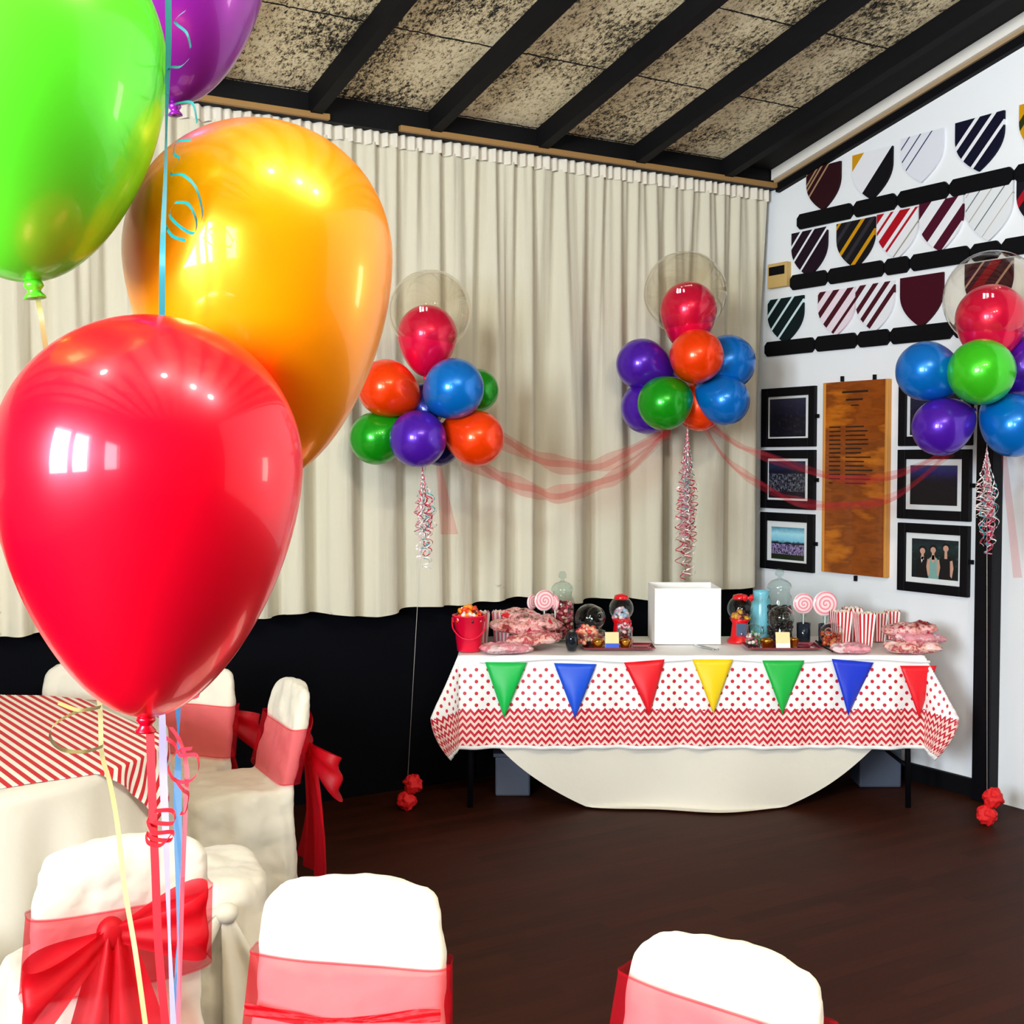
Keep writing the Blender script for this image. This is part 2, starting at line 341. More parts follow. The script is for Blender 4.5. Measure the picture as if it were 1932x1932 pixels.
WHERE = ['upper', 'middle', 'lower']; ORD = ['first', 'second', 'third', 'fourth', 'fifth', 'sixth']
HH = [(.155, 0), (.15, 0), (.14, 0)]
for ri, row in enumerate(BAR):
    for i, (x0, y0, x1, y1) in enumerate(row):
        A, B = Px(x0, y0), Px(x1, y1); z = (Px(x0, y0).z+Px(x1, y1).z)/2; wd = A.y-B.y; h = .043; c = .022
        z = Px(row[0][0], row[0][1]).z*.5 + Px(row[-1][0], row[-1][1]).z*.5
        q = [(0, -h+c), (c, -h), (wd-c, -h), (wd, -h+c), (wd, h-c), (wd-c, h), (c, h), (0, h-c)]
        mb = MB().prism(q, (RX-.001, A.y, z), V((0, -1, 0)), UP, V((-1, 0, 0)), .016)
        tag(mb.build('name_board', M['black'], smooth=False), 'black pointed-end name board, %s from the curtain in the %s row' % (ORD[i], WHERE[ri]), 'board', 'black boards between the shields')
def wallrect(l, r, t, b):    # px bounds measured at middle -> y0,y1,z0,z1 on the wall
    yl, yr = Px(l, (t+b)/2).y, Px(r, (t+b)/2).y; mx = (l+r)/2; return yl, yr, Px(mx, b).z, Px(mx, t).z
def photo_mat(kind):
    m = mat('framed photograph '+kind, '202020', .35); k = NT(m); t, u = k.coord('UV')
    nz = k.noise(t, 12, 4, .7); cr = k.noise(t, 24, 4, .85, (1, .5, 1)); v = k.m('ADD', u[1], k.m('MULTIPLY', k.m('SUBTRACT', k.noise(t, 9, 3), .5), .16))
    if kind == 'dim': c = k.ramp(v, [(0, '0C0C1C'), (.5, '10101E'), (.62, '16162E'), (1, '24243C')]); c = k.mix(k.m('MULTIPLY', k.m('GREATER_THAN', nz, .58), .25), c, '4A4A60')
    elif kind == 'crowd':
        c = k.ramp(v, [(0, '201020'), (.25, '141020'), (.72, '141428'), (.85, '202A48')])
        c = k.mix(k.m('MULTIPLY', k.m('MULTIPLY', k.m('GREATER_THAN', cr, .53), k.m('LESS_THAN', k.m('ABSOLUTE', k.m('SUBTRACT', u[1], .42)), .24)), .6), c, '8A90A0')
    elif kind == 'sky':
        c = k.ramp(v, [(0, '14240C'), (.16, '18200F'), (.2, '10141C'), (.52, '101824'), (.58, '7CC4E0'), (.8, 'A8E4F4'), (1, '3C84A4')])
        c = k.mix(k.m('MULTIPLY', k.m('GREATER_THAN', cr, .5), k.m('LESS_THAN', k.m('ABSOLUTE', k.m('SUBTRACT', u[1], .32)), .16)), c, 'A08CC0')
    elif kind == 'night': c = k.ramp(v, [(0, '08080F'), (.6, '0B0B18'), (.7, '14143A'), (.85, '24246A'), (1, '2A3A5A')])
    else: c = k.ramp(v, [(0, '0A1218'), (.6, '0C1A1C'), (.8, '142C30'), (1, '0C1020')]); c = k.mix(k.m('MULTIPLY', k.m('GREATER_THAN', nz, .6), .35), c, '3A6A58')
    k.base(c); return m
M['mount'] = mat('white picture mount', 'E2E6E6', .5)
M['skin'] = mat('skin tone print', 'C89A84', .5); M['suit'] = mat('black clothes print', '08080C', .5); M['dress'] = mat('pale green dress print', '7AA8A0', .5); M['shirt'] = mat('white shirt print', 'D8D8E0', .5)
FR = [((1441, 1542, 731, 843), (1455, 1523, 752, 824), 'dim', 'black framed dim group photo, top one left of the wooden honour board'),
      ((1440, 1541, 849, 960), (1453, 1522, 870, 940), 'crowd', 'black framed crowd photo seen through the pink garland, left of the honour board'),
      ((1439, 1539, 968, 1076), (1458, 1520, 995, 1056), 'sky', 'black framed team photo under a blue sky, left of the honour board'),
      ((1700, 1838, 722, 841), (1720, 1815, 742, 820), 'dim', 'black framed picture mostly hidden behind the purple and blue balloons'),
      ((1698, 1835, 848, 981), (1720, 1809, 878, 953), 'night', 'black framed dark blue evening photo right of the honour board'),
      ((1698, 1832, 989, 1120), (1723, 1811, 1018, 1092), 'people', 'black framed portrait of three formally dressed people')]
for (ob, ib, kind, desc) in FR:
    y0, y1, z0, z1 = wallrect(*ob); a0, a1, b0, b1 = wallrect(*ib); fw = .035
    ft = thing('picture_frame', desc, 'picture', (RX, (y0+y1)/2, z0), 0, 'framed pictures on the right wall')
    mb = MB(); X = RX-.012
    W = abs(y0-y1); fb = .05
    mb.box((X, y0-fb/2, (z0+z1)/2), (.024, fb, z1-z0)); mb.box((X, y1+fb/2, (z0+z1)/2), (.024, fb, z1-z0))
    mb.box((X, (y0+y1)/2, z0+fb/2), (.024, W-2*fb, fb)); mb.box((X, (y0+y1)/2, z1-fb/2), (.024, W-2*fb, fb))
    mb.build('frame', M['black_satin'], ft, True, False, bevel=.003)
    mount = MB().box((RX-.007, (y0+y1)/2, (z0+z1)/2), (.006, W-2*fb+.002, z1-z0-2*fb+.002)).build('mount', M['mount'], ft, True, False)
    mb = MB(); x = RX-.0115; pw = abs(a0-a1); ph = b1-b0
    mb.add([(x, a0, b0), (x, a1, b0), (x, a1, b1), (x, a0, b1)], [(0, 1, 2, 3)], [(0, 0), (1, 0), (1, 1), (0, 1)])
    mb.add([(x+.003, a0, b0), (x+.003, a1, b0), (x+.003, a1, b1), (x+.003, a0, b1)], [(3, 2, 1, 0)])
    mats = [photo_mat(kind)]
    if kind == 'people':
        mats += [M['skin'], M['suit'], M['dress'], M['shirt']]
        def shp(i, pts, lay):
            mb.mi = i; xx = x-.0004*lay; mb.add([(xx, a0+(a1-a0)*p, b0+ph*q) for p, q in pts], [tuple(range(len(pts)))])
        def ell(i, cx, cy, rx, ry, lay): shp(i, [(cx+rx*math.cos(t*PI/8), cy+ry*math.sin(t*PI/8)) for t in range(16)], lay)
        for cx, top, bw, cl, ht in ((.24, .70, .13, 2, .6), (.47, .74, .12, 3, .62), (.74, .80, .14, 2, .68)):
            shp(cl, [(cx-bw, 0), (cx-bw*1.05, ht*.72), (cx-bw*.6, ht*.86), (cx, ht*.9), (cx+bw*.6, ht*.86), (cx+bw*1.05, ht*.72), (cx+bw, 0)], 1)
            ell(2, cx, top+.03, .085, .10, 2); ell(1, cx, top-.01, .058, .078, 3); shp(1, [(cx-.03, ht*.78), (cx+.03, ht*.78), (cx+.025, top), (cx-.025, top)], 2)
        shp(4, [(.22, .38), (.20, .54), (.27, .54)], 2)
        for cx, s in ((.36, -1), (.59, 1), (.87, 1)): shp(1, [(cx, .05), (cx+.035*s, .3), (cx+.01*s, .5), (cx-.04*s, .48), (cx-.035*s, .1)], 3)
        shp(1, [(.41, .5), (.47, .40), (.53, .5), (.5, .6), (.44, .6)], 2)
    mb.build('photograph', mats, mount, True, False)
    if kind != 'dim' or ob[0] < 1600: MB().box((RX-.012, y1-.012, (z0+z1)/2), (.012, .022, .022)).build('hanging_clip', M['black'], ft, True, False)
# honour board
m = M['pine'] = mat('varnished pine', 'C26A10', .3, 0, Coat_Weight=.5); k = NT(m); t, u = k.coord()
g1 = k.noise(t, 3, 3, .55, (1, 1, 2.6)); g2 = k.noise(t, 30, 3, .6, (1, .25, 2)); k.base(k.ramp(k.m('ADD', k.m('MULTIPLY', g1, .8), k.m('MULTIPLY', g2, .2)), [(.3, '5A2404'), (.45, '94480A'), (.52, '7C3A06'), (.62, 'B8640E'), (.75, 'D0801A')]))
M['edge'] = mat('light pine edge', 'D08E3C', .4)
m = M['faded'] = mat('dark lettering', '241004', .5)
y0, y1, z0, z1 = wallrect(1559, 1681, 719, 1084)
ht = thing('honour_board', 'tall varnished pine honour board hanging between the framed pictures', 'board', (RX, (y0+y1)/2, z0))
MB().box((RX-.014, (y0+y1)/2, (z0+z1)/2), (.028, abs(y0-y1)-.03, z1-z0)).build('panel', M['pine'], ht, True, False)
for y in (y0-.009, y1+.009): MB().box((RX-.017, y, (z0+z1)/2), (.034, .018, z1-z0)).build('edge_strip', M['edge'], ht, True, False, bevel=.004)
H = z1-z0; W = abs(y0-y1); rnd = random.Random(3)
def line(v, u0, u1, th): MB().box((RX-.0285, y0-W*(u0+u1)/2, z1-H*v), (.001, W*(u1-u0), H*th*.8)).build('lettering_line', M['faded'], ht, True, False)
line(.055, .30, .70, .013); line(.095, .36, .62, .012); line(.125, .44, .56, .008)
for i in range(14): line(.235+i*.0225, .10, .28 if i < 13 else .16, .009); line(.235+i*.0225, .36, rnd.uniform(.6, .78), .009)
for px_, py_ in ((1592, 715), (1653, 712), (1617, 1091)):
    q = Px(px_, py_); MB().box((RX-.012, q.y, q.z), (.016, .014, .03)).build('bracket', M['black'], ht, True, False)
# small wall unit by the curtain
y0, y1, z0, z1 = wallrect(1457, 1493, 497, 543)
st = thing('wall_control', 'small cream box with a black window beside the curtain end', 'control box', (RX, (y0+y1)/2, z0))
mcr = mat('cream plastic', 'C8A868', .5)
MB().box((RX-.02, (y0+y1)/2, (z0+z1)/2), (.04, abs(y0-y1), z1-z0)).build('housing', mcr, st, True, False, bevel=.004)
MB().box((RX-.041, (y0+y1)/2, z1-.045), (.004, abs(y0-y1)*.8, .05)).build('display', M['black'], st, True, False)
# ------------------------------------------------------------------ sweet table
TD0, TD1, TX0, TX1, TZ = 6.10, 6.76, -.255, 1.985, .75
tt = thing('trestle_table', 'long black-legged trestle table under the polka dot cloth', 'table', cd((TX0+TX1)/2, (TD0+TD1)/2), -YAW)
hw, hd_ = (TX1-TX0)/2, (TD1-TD0)/2
MB().box((0, 0, TZ-.02), (2*hw-.02, 2*hd_-.02, .03)).build('tabletop', M['black'], tt, False, False)
for sx in (-1, 1):
    for sy in (-1, 1):
        MB().tube([(sx*(hw-.06), sy*(hd_-.06), TZ-.03), (sx*(hw-.05), sy*(hd_-.05), 0)], .014, 10).build('leg', M['black_satin'], tt, False, True)
    MB().tube([(sx*(hw-.055), -(hd_-.06), .2), (sx*(hw-.055), hd_-.06, .2)], .01, 8).build('stretcher', M['black_satin'], tt)
def tw(x, y, z): return tt.matrix_basis @ V((x, y, z))
def pinch(p):    # cloth stays off the wall
    if p.x > RX-.012: p.x = RX-.012
    return p
m = M['polka'] = mat('polka dot and zigzag cloth', 'F4F2F0', .5); k = NT(m); t, u = k.coord('UV'); U, W_ = u[0], u[1]
def dots(off):
    a = k.m('SUBTRACT', k.m('FRACT', k.m('ADD', k.m('DIVIDE', U, .056), off+20)), .5); b = k.m('SUBTRACT', k.m('FRACT', k.m('ADD', k.m('DIVIDE', W_, .056), off+20.3)), .5)
    return k.m('LESS_THAN', k.m('SQRT', k.m('ADD', k.m('MULTIPLY', a, a), k.m('MULTIPLY', b, b))), .155)
dm = k.m('MULTIPLY', k.m('MAXIMUM', dots(0), dots(.5)), k.m('MULTIPLY', k.m('GREATER_THAN', W_, .05), k.m('LESS_THAN', W_, .262)))
tri = k.m('MULTIPLY', k.m('ABSOLUTE', k.m('SUBTRACT', k.m('FRACT', k.m('ADD', k.m('DIVIDE', U, .038), 40)), .5)), .044)
fr = k.m('FRACT', k.m('DIVIDE', k.m('ADD', W_, tri), .034)); cm = k.m('MULTIPLY', k.m('LESS_THAN', fr, .5), k.m('MULTIPLY', k.m('GREATER_THAN', k.m('ADD', W_, tri), .272), k.m('LESS_THAN', W_, .432)))
zb = k.m('MULTIPLY', k.m('GREATER_THAN', k.m('ADD', W_, tri), .272), k.m('LESS_THAN', W_, .432))
k.base(k.mix(k.m('MAXIMUM', dm, cm), k.mix(zb, 'F4F2F0', 'F6D8CC'), 'C8102E'))
OV = .45
def drape(a, b):
    u = -hw-OV + (2*hw+2*OV)*a; v = -hd_-OV + (2*hd_+2*OV)*b
    cu, cv = max(-hw, min(hw, u)), max(-hd_, min(hd_, v)); ex, ey = u-cu, v-cv; ax, ay = abs(ex), abs(ey)
    mn, mxx = min(ax, ay), max(ax, ay)
    drop = mxx + .12*mn; out = .006 + (.62*mn if mxx < .25 else max(0, .62*mn*(1-(mxx-.25)*4.4))) + .02*min(1, mxx*5)
    rip = .012*math.sin(u*17+1.5*math.sin(u*5)) + .007*math.sin(u*41) if ay > ax else .012*math.sin(v*19)
    dirv = V((ex, ey, 0)).normalized() if mxx > 0 else V((0, 0, 0))
    p = V((cu, cv, TZ+.004 - drop)) + dirv*(out if mxx > 0 else 0)
    if mxx > 0: p += dirv*rip*min(1, mxx*3.5)*(1 if mn < .02 else .4)
    if mxx <= 0: p.z += .0015*math.sin(u*23)*math.sin(v*17)
    return pinch(tt.matrix_basis @ p)
def druv(a, b):
    u = -hw-OV + (2*hw+2*OV)*a; v = -hd_-OV + (2*hd_+2*OV)*b
    cu, cv = max(-hw, min(hw, u)), max(-hd_, min(hd_, v)); ex, ey = abs(u-cu), abs(v-cv)
    return (u if ey >= ex else v, max(ex, ey))
pc = MB().grid(drape, 330, 160, False, druv).build('tablecloth', M['polka'], solid=.0015)
tag(pc, 'white tablecloth printed with red polka dots and a red zigzag border on the sweet table', 'tablecloth')
RR, cc = 1.25, .42
def under(a, b):
    th = 2*PI*a; r = RR*b; u = r*math.cos(th)-.02; v = -hd_+cc + r*math.sin(th)
    cu, cv = max(-hw+.01, min(hw-.01, u)), max(-hd_+.005, min(hd_-.005, v)); ex, ey = u-cu, v-cv; drop = max(abs(ex), abs(ey)); out = .0
    fl = TZ-.01
    if drop > fl: out = drop-fl; drop = fl
    rip = (.045*math.sin(u*5.2+.5) + .03*math.sin(u*11))*max(0, min(1, (drop-.40)*2.5))
    s = -1 if ey < 0 else 1
    p = V((cu, cv + (s*(.003+rip*.6+out*.6 - (-.012 if False else 0)) if abs(ey) > 0 else 0), TZ+.001-drop))
    if abs(ex) > abs(ey): p.x += (1 if ex > 0 else -1)*.003
    return pinch(tt.matrix_basis @ p)
tag(MB().grid(under, 220, 90, True).build('round_cloth', M['cloth']), 'round cream underlay cloth hanging to the floor in a half circle below the dotted cloth', 'tablecloth')
# pennants along the front edge
PEN = [((915, 1249), (994, 1250), (951, 1354), '00B84A', 'green', 'leftmost'), ((1045, 1251), (1125, 1253), (1085, 1355), '0A50D8', 'blue', 'second from the left'), ((1177, 1250), (1254, 1244), (1225, 1350), 'E8041C', 'red', 'middle-left, tilted'),
       ((1306, 1244), (1383, 1244), (1346, 1346), 'F4D000', 'yellow', 'centre, only yellow one'), ((1438, 1246), (1518, 1246), (1476, 1348), '08B03E', 'green', 'right-hand, fifth'), ((1569, 1243), (1648, 1250), (1600, 1350), '0830C8', 'blue', 'sixth, near the right corner'), ((1698, 1256), (1767, 1256), (1734, 1357), 'E8041C', 'red', 'last at the right corner')]
for i, (a, b, c, col, cn, wh) in enumerate(PEN):
    A, B, T = P(*a, 6.075), P(*b, 6.075), P(*c, 6.06)
    mb = MB(); nn = 10; vs = []
    def pen(s, t_): return (A.lerp(B, s)).lerp(T, t_) - FW*(.018*math.sin(t_*PI*.8)*math.sin(PI*s*.9+.1*i) )
    mb.grid(lambda s, t_: pen(s, t_*.985), 8, 10)
    tag(mb.build('pennant', mat(cn+' pennant', col, .45), solid=.002), '%s triangular pennant on the cloth front, %s of seven' % (cn, wh), 'pennant', 'pennants hanging along the table front')
mb = MB().strip([P(x, 1246+3*math.sin(x/45), 6.075) for x in range(905, 1764, 10)], .012, lambda t: UP)
tag(mb.build('bunting_tape', M['card'], solid=.001), 'narrow white bunting tape along the table front edge', 'tape')
# white storage boxes; the dimness below the table is put into their colour
for (px0, px1, pyt, pyb, d, desc) in ((935, 1000, 1445, 1508, 6.45, 'dim grey storage box on the floor under the left half of the table'), (1612, 1690, 1405, 1452, 6.62, 'dim grey storage box under the right end of the table')):
    A, B = P(px0, pyb, d), P(px1, pyb, d); zt = P(px0, pyt, d).z
    zb = 0; st = thing('storage_box', desc, 'box', (A+B)/2*V((1, 1, 0)) if False else V(((A+B).x/2, (A+B).y/2, 0)), -YAW)
    W2 = (B-A).length; mbx = mat('grey storage plastic', '4A5262', .6)
    MB().box((0, 0, .1), (W2, .2, .2)).build('tub', mbx, st, False, False, bevel=.01); MB().box((0, 0, .21), (W2+.02, .22, .02)).build('lid', mbx, st, False, False, bevel=.005)
# ------------------------------------------------------------------ things on the sweet table
TT = TZ+.009
def on(px, py): return Pz(px, py, TT)
def at(px, d): p = P(px, 1200, d); return V((p.x, p.y, TT))
def sz(pxw, d): return pxw*d/FL
# white box
A = on(1298, 1216); bw = sz(126, 6.33)
bt = thing('card_box', 'tall open white card box standing in the middle of the sweet table', 'box', cd(*(lambda q: (q.dot(RT), q.dot(FW)))(A+FW*.17), TT), -YAW)
b_ = bw/2; H = .285; mb = MB(); th = .004
MB().box((0, -.16, H/2), (bw, th, H)).build('front_panel', M['card'], bt, False, False)
MB().box((0, .16, H/2), (bw, th, H)).build('rear_panel', M['card'], bt, False, False)
for s in (-1, 1): MB().box((s*b_, 0, H/2), (th, .32, H)).build('side_panel', M['card'], bt, False, False)
MB().box((0, 0, .003), (bw, .32, th)).build('base', M['card'], bt, False, False)
# bucket of wrapped sweets
def bez(pts, n=12):
    out = []; pts = [V(p) for p in pts]
    for i in range(len(pts)-1):
        p0, p1, p2, p3 = pts[max(i-1, 0)], pts[i], pts[i+1], pts[min(i+2, len(pts)-1)]
        for j in range(n):
            t = j/n; out.append(.5*((2*p1)+(p2-p0)*t+(2*p0-5*p1+4*p2-p3)*t*t+(3*p1-p0-3*p2+p3)*t**3))
    return out+[pts[-1]]
q = at(885, 6.215)
kt = thing('bucket', 'bright pink red bucket filled with wrapped sweets at the left table end', 'bucket', q, -YAW)
MB().lathe([(.055, 0), (.058, .002), (.078, .17), (.083, .172), (.083, .178), (.077, .178), (.056, .01), (0, .01)], n=36, caps=False).build('pail', M['hot_pink'], kt)
MB().tube(bez([(-.082, 0, .165), (-.075, -.055, .115), (-.03, -.09, .075), (.03, -.092, .072), (.075, -.055, .11), (.082, 0, .165)]), .0035).build('handle', M['hot_pink'], kt)
rnd = random.Random(11)
def pile(name, label, cat, c, rx, ry, z0, dome, n, size, cols, flat=.6, parent=None, lump=False):
    mb = MB(); mats = [M.setdefault('sw_'+x, mat('sweet '+x, x, .35)) for x in cols]
    for i in range(n):
        a = rnd.uniform(0, 2*PI); r = math.sqrt(rnd.random()); zz = z0 + dome*(1-r*r)*rnd.uniform(.6, 1) if not lump else z0 + rnd.uniform(0, dome)
        p = V(c) + RT*rx*r*math.cos(a) + FW*ry*r*math.sin(a) + UP*zz; mb.mi = rnd.randrange(len(cols))
        Mr = Matrix.Rotation(rnd.uniform(0, PI), 3, 'X') @ Matrix.Rotation(rnd.uniform(0, PI), 3, 'Z')
        mb.ball(p, size*rnd.uniform(.75, 1.2), 8, (1, flat, .8), Mr)
    o = mb.build(name, mats); tag(o, label, cat, kind='stuff'); return o
pile('wrapped_sweets', 'orange and red wrapped sweets heaped in the pink red bucket', 'sweets', q, .066, .066, .15, .075, 90, .018, ['E84008', 'F09010', 'C8081C', '501808', 'F0E0D8'])
# popcorn boxes
m = M['redstripe'] = mat('red and white striped card', 'FFFFFF', .6); k = NT(m); t, u = k.coord('UV'); k.base(k.mix(k.m('LESS_THAN', k.m('FRACT', k.m('MULTIPLY', u[0], 4)), .48), 'FAF6F4', 'CC0E20'))
m = M['pinkstripe'] = mat('pink and white striped card', 'FFFFFF', .6); k = NT(m); t, u = k.coord('UV'); k.base(k.mix(k.m('LESS_THAN', k.m('FRACT', k.m('MULTIPLY', u[0], 4)), .5), 'F8F0F2', 'E07088'))
M['popcorn'] = mat('popcorn', 'EADFC8', .8)
def pop_proto(mname, label, group, loc, rz, h=.15, w0=.036, w1=.048):
    r = thing('popcorn_box', label, 'box', loc, rz, group); mb = MB()
    for s in range(4):
        R_ = Matrix.Rotation(s*PI/2, 3, 'Z')
        def side(a, b, R_=R_):
            hw_ = w0+(w1-w0)*b; z = h*b + (.012*abs(math.sin(a*4*PI)) if b > .99 else 0)
            return R_ @ V(((a*2-1)*hw_, -hw_, z))
        mb.grid(side, 16, 6)
    mb.add([(-w0, -w0, .001), (w0, -w0, .001), (w0, w0, .001), (-w0, w0, .001)], [(0, 1, 2, 3)])
    mb.build('carton', M[mname], r, False, False, solid=.001); mb = MB(); rr = random.Random(5)
    for i in range(40): mb.ball((rr.uniform(-1, 1)*w1*.75, rr.uniform(-1, 1)*w1*.75, h-.012+rr.uniform(0, .016)), .011, 7)
    mb.build('contents', M['popcorn'], r); return r
p0 = pop_proto('redstripe', 'red and white striped popcorn box at the front of the cluster beside the bag pile', 'striped popcorn boxes', at(1630, 6.33), -YAW+.1, .165, .030, .043)
for i, (px_, d, rz, lb) in enumerate(((1586, 6.40, .25, 'red and white striped popcorn box nearest the pink lollipops'), (1607, 6.55, .0, 'red and white striped popcorn box standing behind the two front ones'), (1657, 6.55, .1, 'red and white striped popcorn box in the back row left of the last one'), (1683, 6.64, -.2, 'red and white striped popcorn box furthest right, behind the sweet bags'))):
    o = dup(p0, at(px_, d), -YAW+rz, lb)
    if i > 1: o.scale = (.85, .85, .85)
p1 = pop_proto('pinkstripe', 'pink striped scalloped treat box directly behind the bucket', 'pink striped treat boxes', at(905, 6.50), -YAW+.15, .15, .035, .047)
dup(p1, at(947, 6.52), -YAW-.1, 'pink striped scalloped treat box behind the sweet bags')
# bags of sweets
def bagmat(i, a, b, c, d):
    m = mat('printed sweet bag %d' % i, a, .22, 0, Coat_Weight=.7); k = NT(m); t, u = k.coord()
    f = k.noise(t, 13+i, 3, .7); k.base(k.ramp(f, [(.36, a), (.46, b), (.53, c), (.62, d)])); k.bump(k.noise(t, 25, 4, .7), .7, .02); return m
BM = [bagmat(0, 'F2A8B4', 'EE94A4', 'D88890', 'F8D8DC'), bagmat(1, '8A1820', 'E89A90', 'F4C4C4', 'B81830'), bagmat(2, 'EC9CA8', 'B83440', 'F4B8A8', 'F8D0D0'), bagmat(3, '5A3020', 'D89090', 'F2C4BC', 'D01828')]
def bag(label, c, L, Wd, H_, rz, mi, tilt=0, group='bags of sweets'):
    def fn(a, b):
        x, y = a*2-1, b*2-1; pf = (max(0, 1-x**4)*max(0, 1-y**4))**.45
        nz = noise.noise(V((x*2.3+mi*5, y*2.3, rz*3)))*.6 + noise.noise(V((x*5+mi, y*5, 2)))*.4
        return x, y, pf, nz
    mb = MB(); ro = Matrix.Rotation(rz, 3, 'Z') @ Matrix.Rotation(tilt, 3, 'Y')
    ed = lambda x, y: (1-.10*(1-abs(y)**2)*0 - .06*math.cos(y*9)*0)
    mb.grid(lambda a, b: V(c)+ro @ V((fn(a, b)[0]*L/2*(1-.08*abs(fn(a, b)[1])+.05*math.sin(b*17+mi)*(abs(fn(a, b)[0]) > .9)), fn(a, b)[1]*Wd/2*(1-.1*abs(fn(a, b)[0])+.08*math.sin(a*13+mi)), H_*.5+H_*.5*fn(a, b)[2]*(1+fn(a, b)[3]))), 28, 22)
    mb.grid(lambda a, b: V(c)+ro @ V((fn(a, b)[0]*L/2*(1-.08*abs(fn(a, b)[1])+.05*math.sin(b*17+mi)*(abs(fn(a, b)[0]) > .9)), fn(a, b)[1]*Wd/2*(1-.1*abs(fn(a, b)[0])+.08*math.sin(a*13+mi)), H_*.5-H_*.5*fn(a, b)[2]*(1-.3*fn(a, b)[3]))), 28, 22)
    return tag(mb.build('sweet_bag', BM[mi]), label, 'bag', group)
bag('flat pale pink sweet bag at the bottom front of the left pile', at(955, 6.155), .25, .17, .045, -YAW+.30, 0)
bag('pink sweet bag second from the bottom of the left pile', at(1008, 6.25)+UP*.030, .27, .2, .05, -YAW-.22, 2, -.06)
bag('pink and brown printed sweet bag in the middle of the left pile', at(975, 6.33)+UP*.072, .27, .18, .06, -YAW+.3, 1, .08)
bag('topmost printed sweet bag of the left pile with a red patch', at(1000, 6.38)+UP*.105, .31, .2, .06, -YAW-.35, 3, .2)
bag('pink sweet bag at the bottom of the right pile', at(1722, 6.16), .27, .17, .055, -YAW-.12, 2)
bag('pale sweet bag in the middle of the right pile', at(1732, 6.22)+UP*.040, .25, .17, .05, -YAW+.25, 0, .05)
bag('printed red and brown sweet bag on top of the right pile', at(1716, 6.25)+UP*.075, .26, .17, .055, -YAW-.15, 1, -.08)
bag('low pink knitted-look bag lying in front of the striped boxes', at(1605, 6.16), .19, .14, .042, -YAW-.15, 0)
# lollipops
m = M['swirl'] = mat('pink and white swirl candy', 'F8C8D0', .3, 0, Coat_Weight=.6); k = NT(m); t, u = k.coord('UV')
an = k.m('ARCTAN2', u[1], u[0]); rd = k.m('SQRT', k.m('ADD', k.m('MULTIPLY', u[0], u[0]), k.m('MULTIPLY', u[1], u[1])))
k.base(k.ramp(k.m('FRACT', k.m('ADD', k.m('DIVIDE', an, 2*PI), k.m('ADD', k.m('MULTIPLY', rd, 3.2), 4))), [(0, 'E86A78'), (.25, 'F4A0AC'), (.5, 'FFF0F0'), (.9, 'F8C0C8')]))
def lolly(label, px_, py_, d, R_, yaw=0, base=.01, group='pink swirl lollipops', roll=0):
    c = P(px_, py_, d); r = thing('lollipop', label, 'lollipop', V((c.x, c.y, c.z-.0)), -YAW+yaw, group)
    def disc(a, b):
        th = a*2*PI; s = b*2-1; rr_ = R_*math.sqrt(max(0, 1-abs(s)**4)); return V((rr_*math.cos(th), s*.012, rr_*math.sin(th)))
    mb = MB()
    for sgn in (-1, 1):
        mb.grid(lambda a, b: V((R_*b*math.cos(a*2*PI), sgn*.011*math.sqrt(max(0, 1-b**3)), R_*b*math.sin(a*2*PI))), 36, 10, True, lambda a, b: (b*math.cos(a*2*PI), b*math.sin(a*2*PI)))
    mb.build('candy', M['swirl'], r)
    MB().tube([(0, 0, -R_*.9), (math.sin(roll)*.1, .005, -(c.z-TT)+base)], .0035, 8).build('stick', M['stick'], r)
    if R_ > .05: MB().lathe([(.001, -.02), (.012, -.018), (.006, 0), (.018, .03)], (0, 0, -R_-.022), n=10, caps=False).build('wrapper', M['glass'], r)
lolly('left pink swirl lollipop of the pair beside the dark chocolate jar', 1516, 1139, 6.50, sz(20, 6.5))
lolly('larger pink swirl lollipop, right one of the pair before the wall', 1557, 1139, 6.46, sz(24, 6.46), .1)
lolly('leftmost salmon lollipop in the white cup', 1004, 1136, 6.50, sz(15, 6.5), .9, .03)
lolly('middle salmon lollipop in the white cup facing front', 1027, 1133, 6.48, sz(20, 6.5), .35, .03)
lolly('rightmost salmon lollipop in the white cup, turned edge-on', 1047, 1137, 6.50, sz(15, 6.5), -1.1, .03)
ct_ = at(1026, 6.50); MB_ = MB().lathe([(.026, 0), (.028, .002), (.038, .085), (.036, .085), (.025, .004), (0, .004)], ct_, n=24, caps=False).build('cup', M['card']); tag(MB_, 'white cup holding the salmon lollipops', 'cup')
for px_, cn in ((1516, 'left'), (1557, 'right')):
    o = MB().lathe([(.03, 0), (.034, .003), (.036, .10), (.034, .10), (.032, .006), (0, .006)], at(px_, 6.50 if px_ < 1530 else 6.46), n=24, caps=False).build('glass_tumbler', mat('dark glass', '1A2230', .1)); tag(o, 'dark tumbler under the %s lollipop of the pair' % cn, 'glass')
# glass apothecary jars
def jar(label, px_, d, R_, Hb, group='tall lidded glass jars'):
    q = at(px_, d); r = thing('glass_jar', label, 'jar', q, -YAW, group)
    MB().lathe([(0, .003), (R_*.95, .003), (R_, .015), (R_, Hb*.78), (R_*.93, Hb*.87), (R_*.78, Hb*.93), (R_*.78, Hb), (R_*.84, Hb+.004)], n=40, caps=False).build('body', M['glass'], r)
    MB().lathe([(R_*.9, Hb+.004), (R_*.92, Hb+.014), (R_*.84, Hb+.03), (R_*.6, Hb+.045), (R_*.3, Hb+.053), (R_*.15, Hb+.058), (R_*.12, Hb+.068), (R_*.3, Hb+.075), (R_*.34, Hb+.09), (R_*.2, Hb+.105), (0.001, Hb+.108)], n=32, caps=False).build('lid', M['glass'], r)
    return q
q = jar('tall lidded glass jar of pink and maroon sweets left of the white box', 1061, 6.55, sz(23, 6.55), .255)
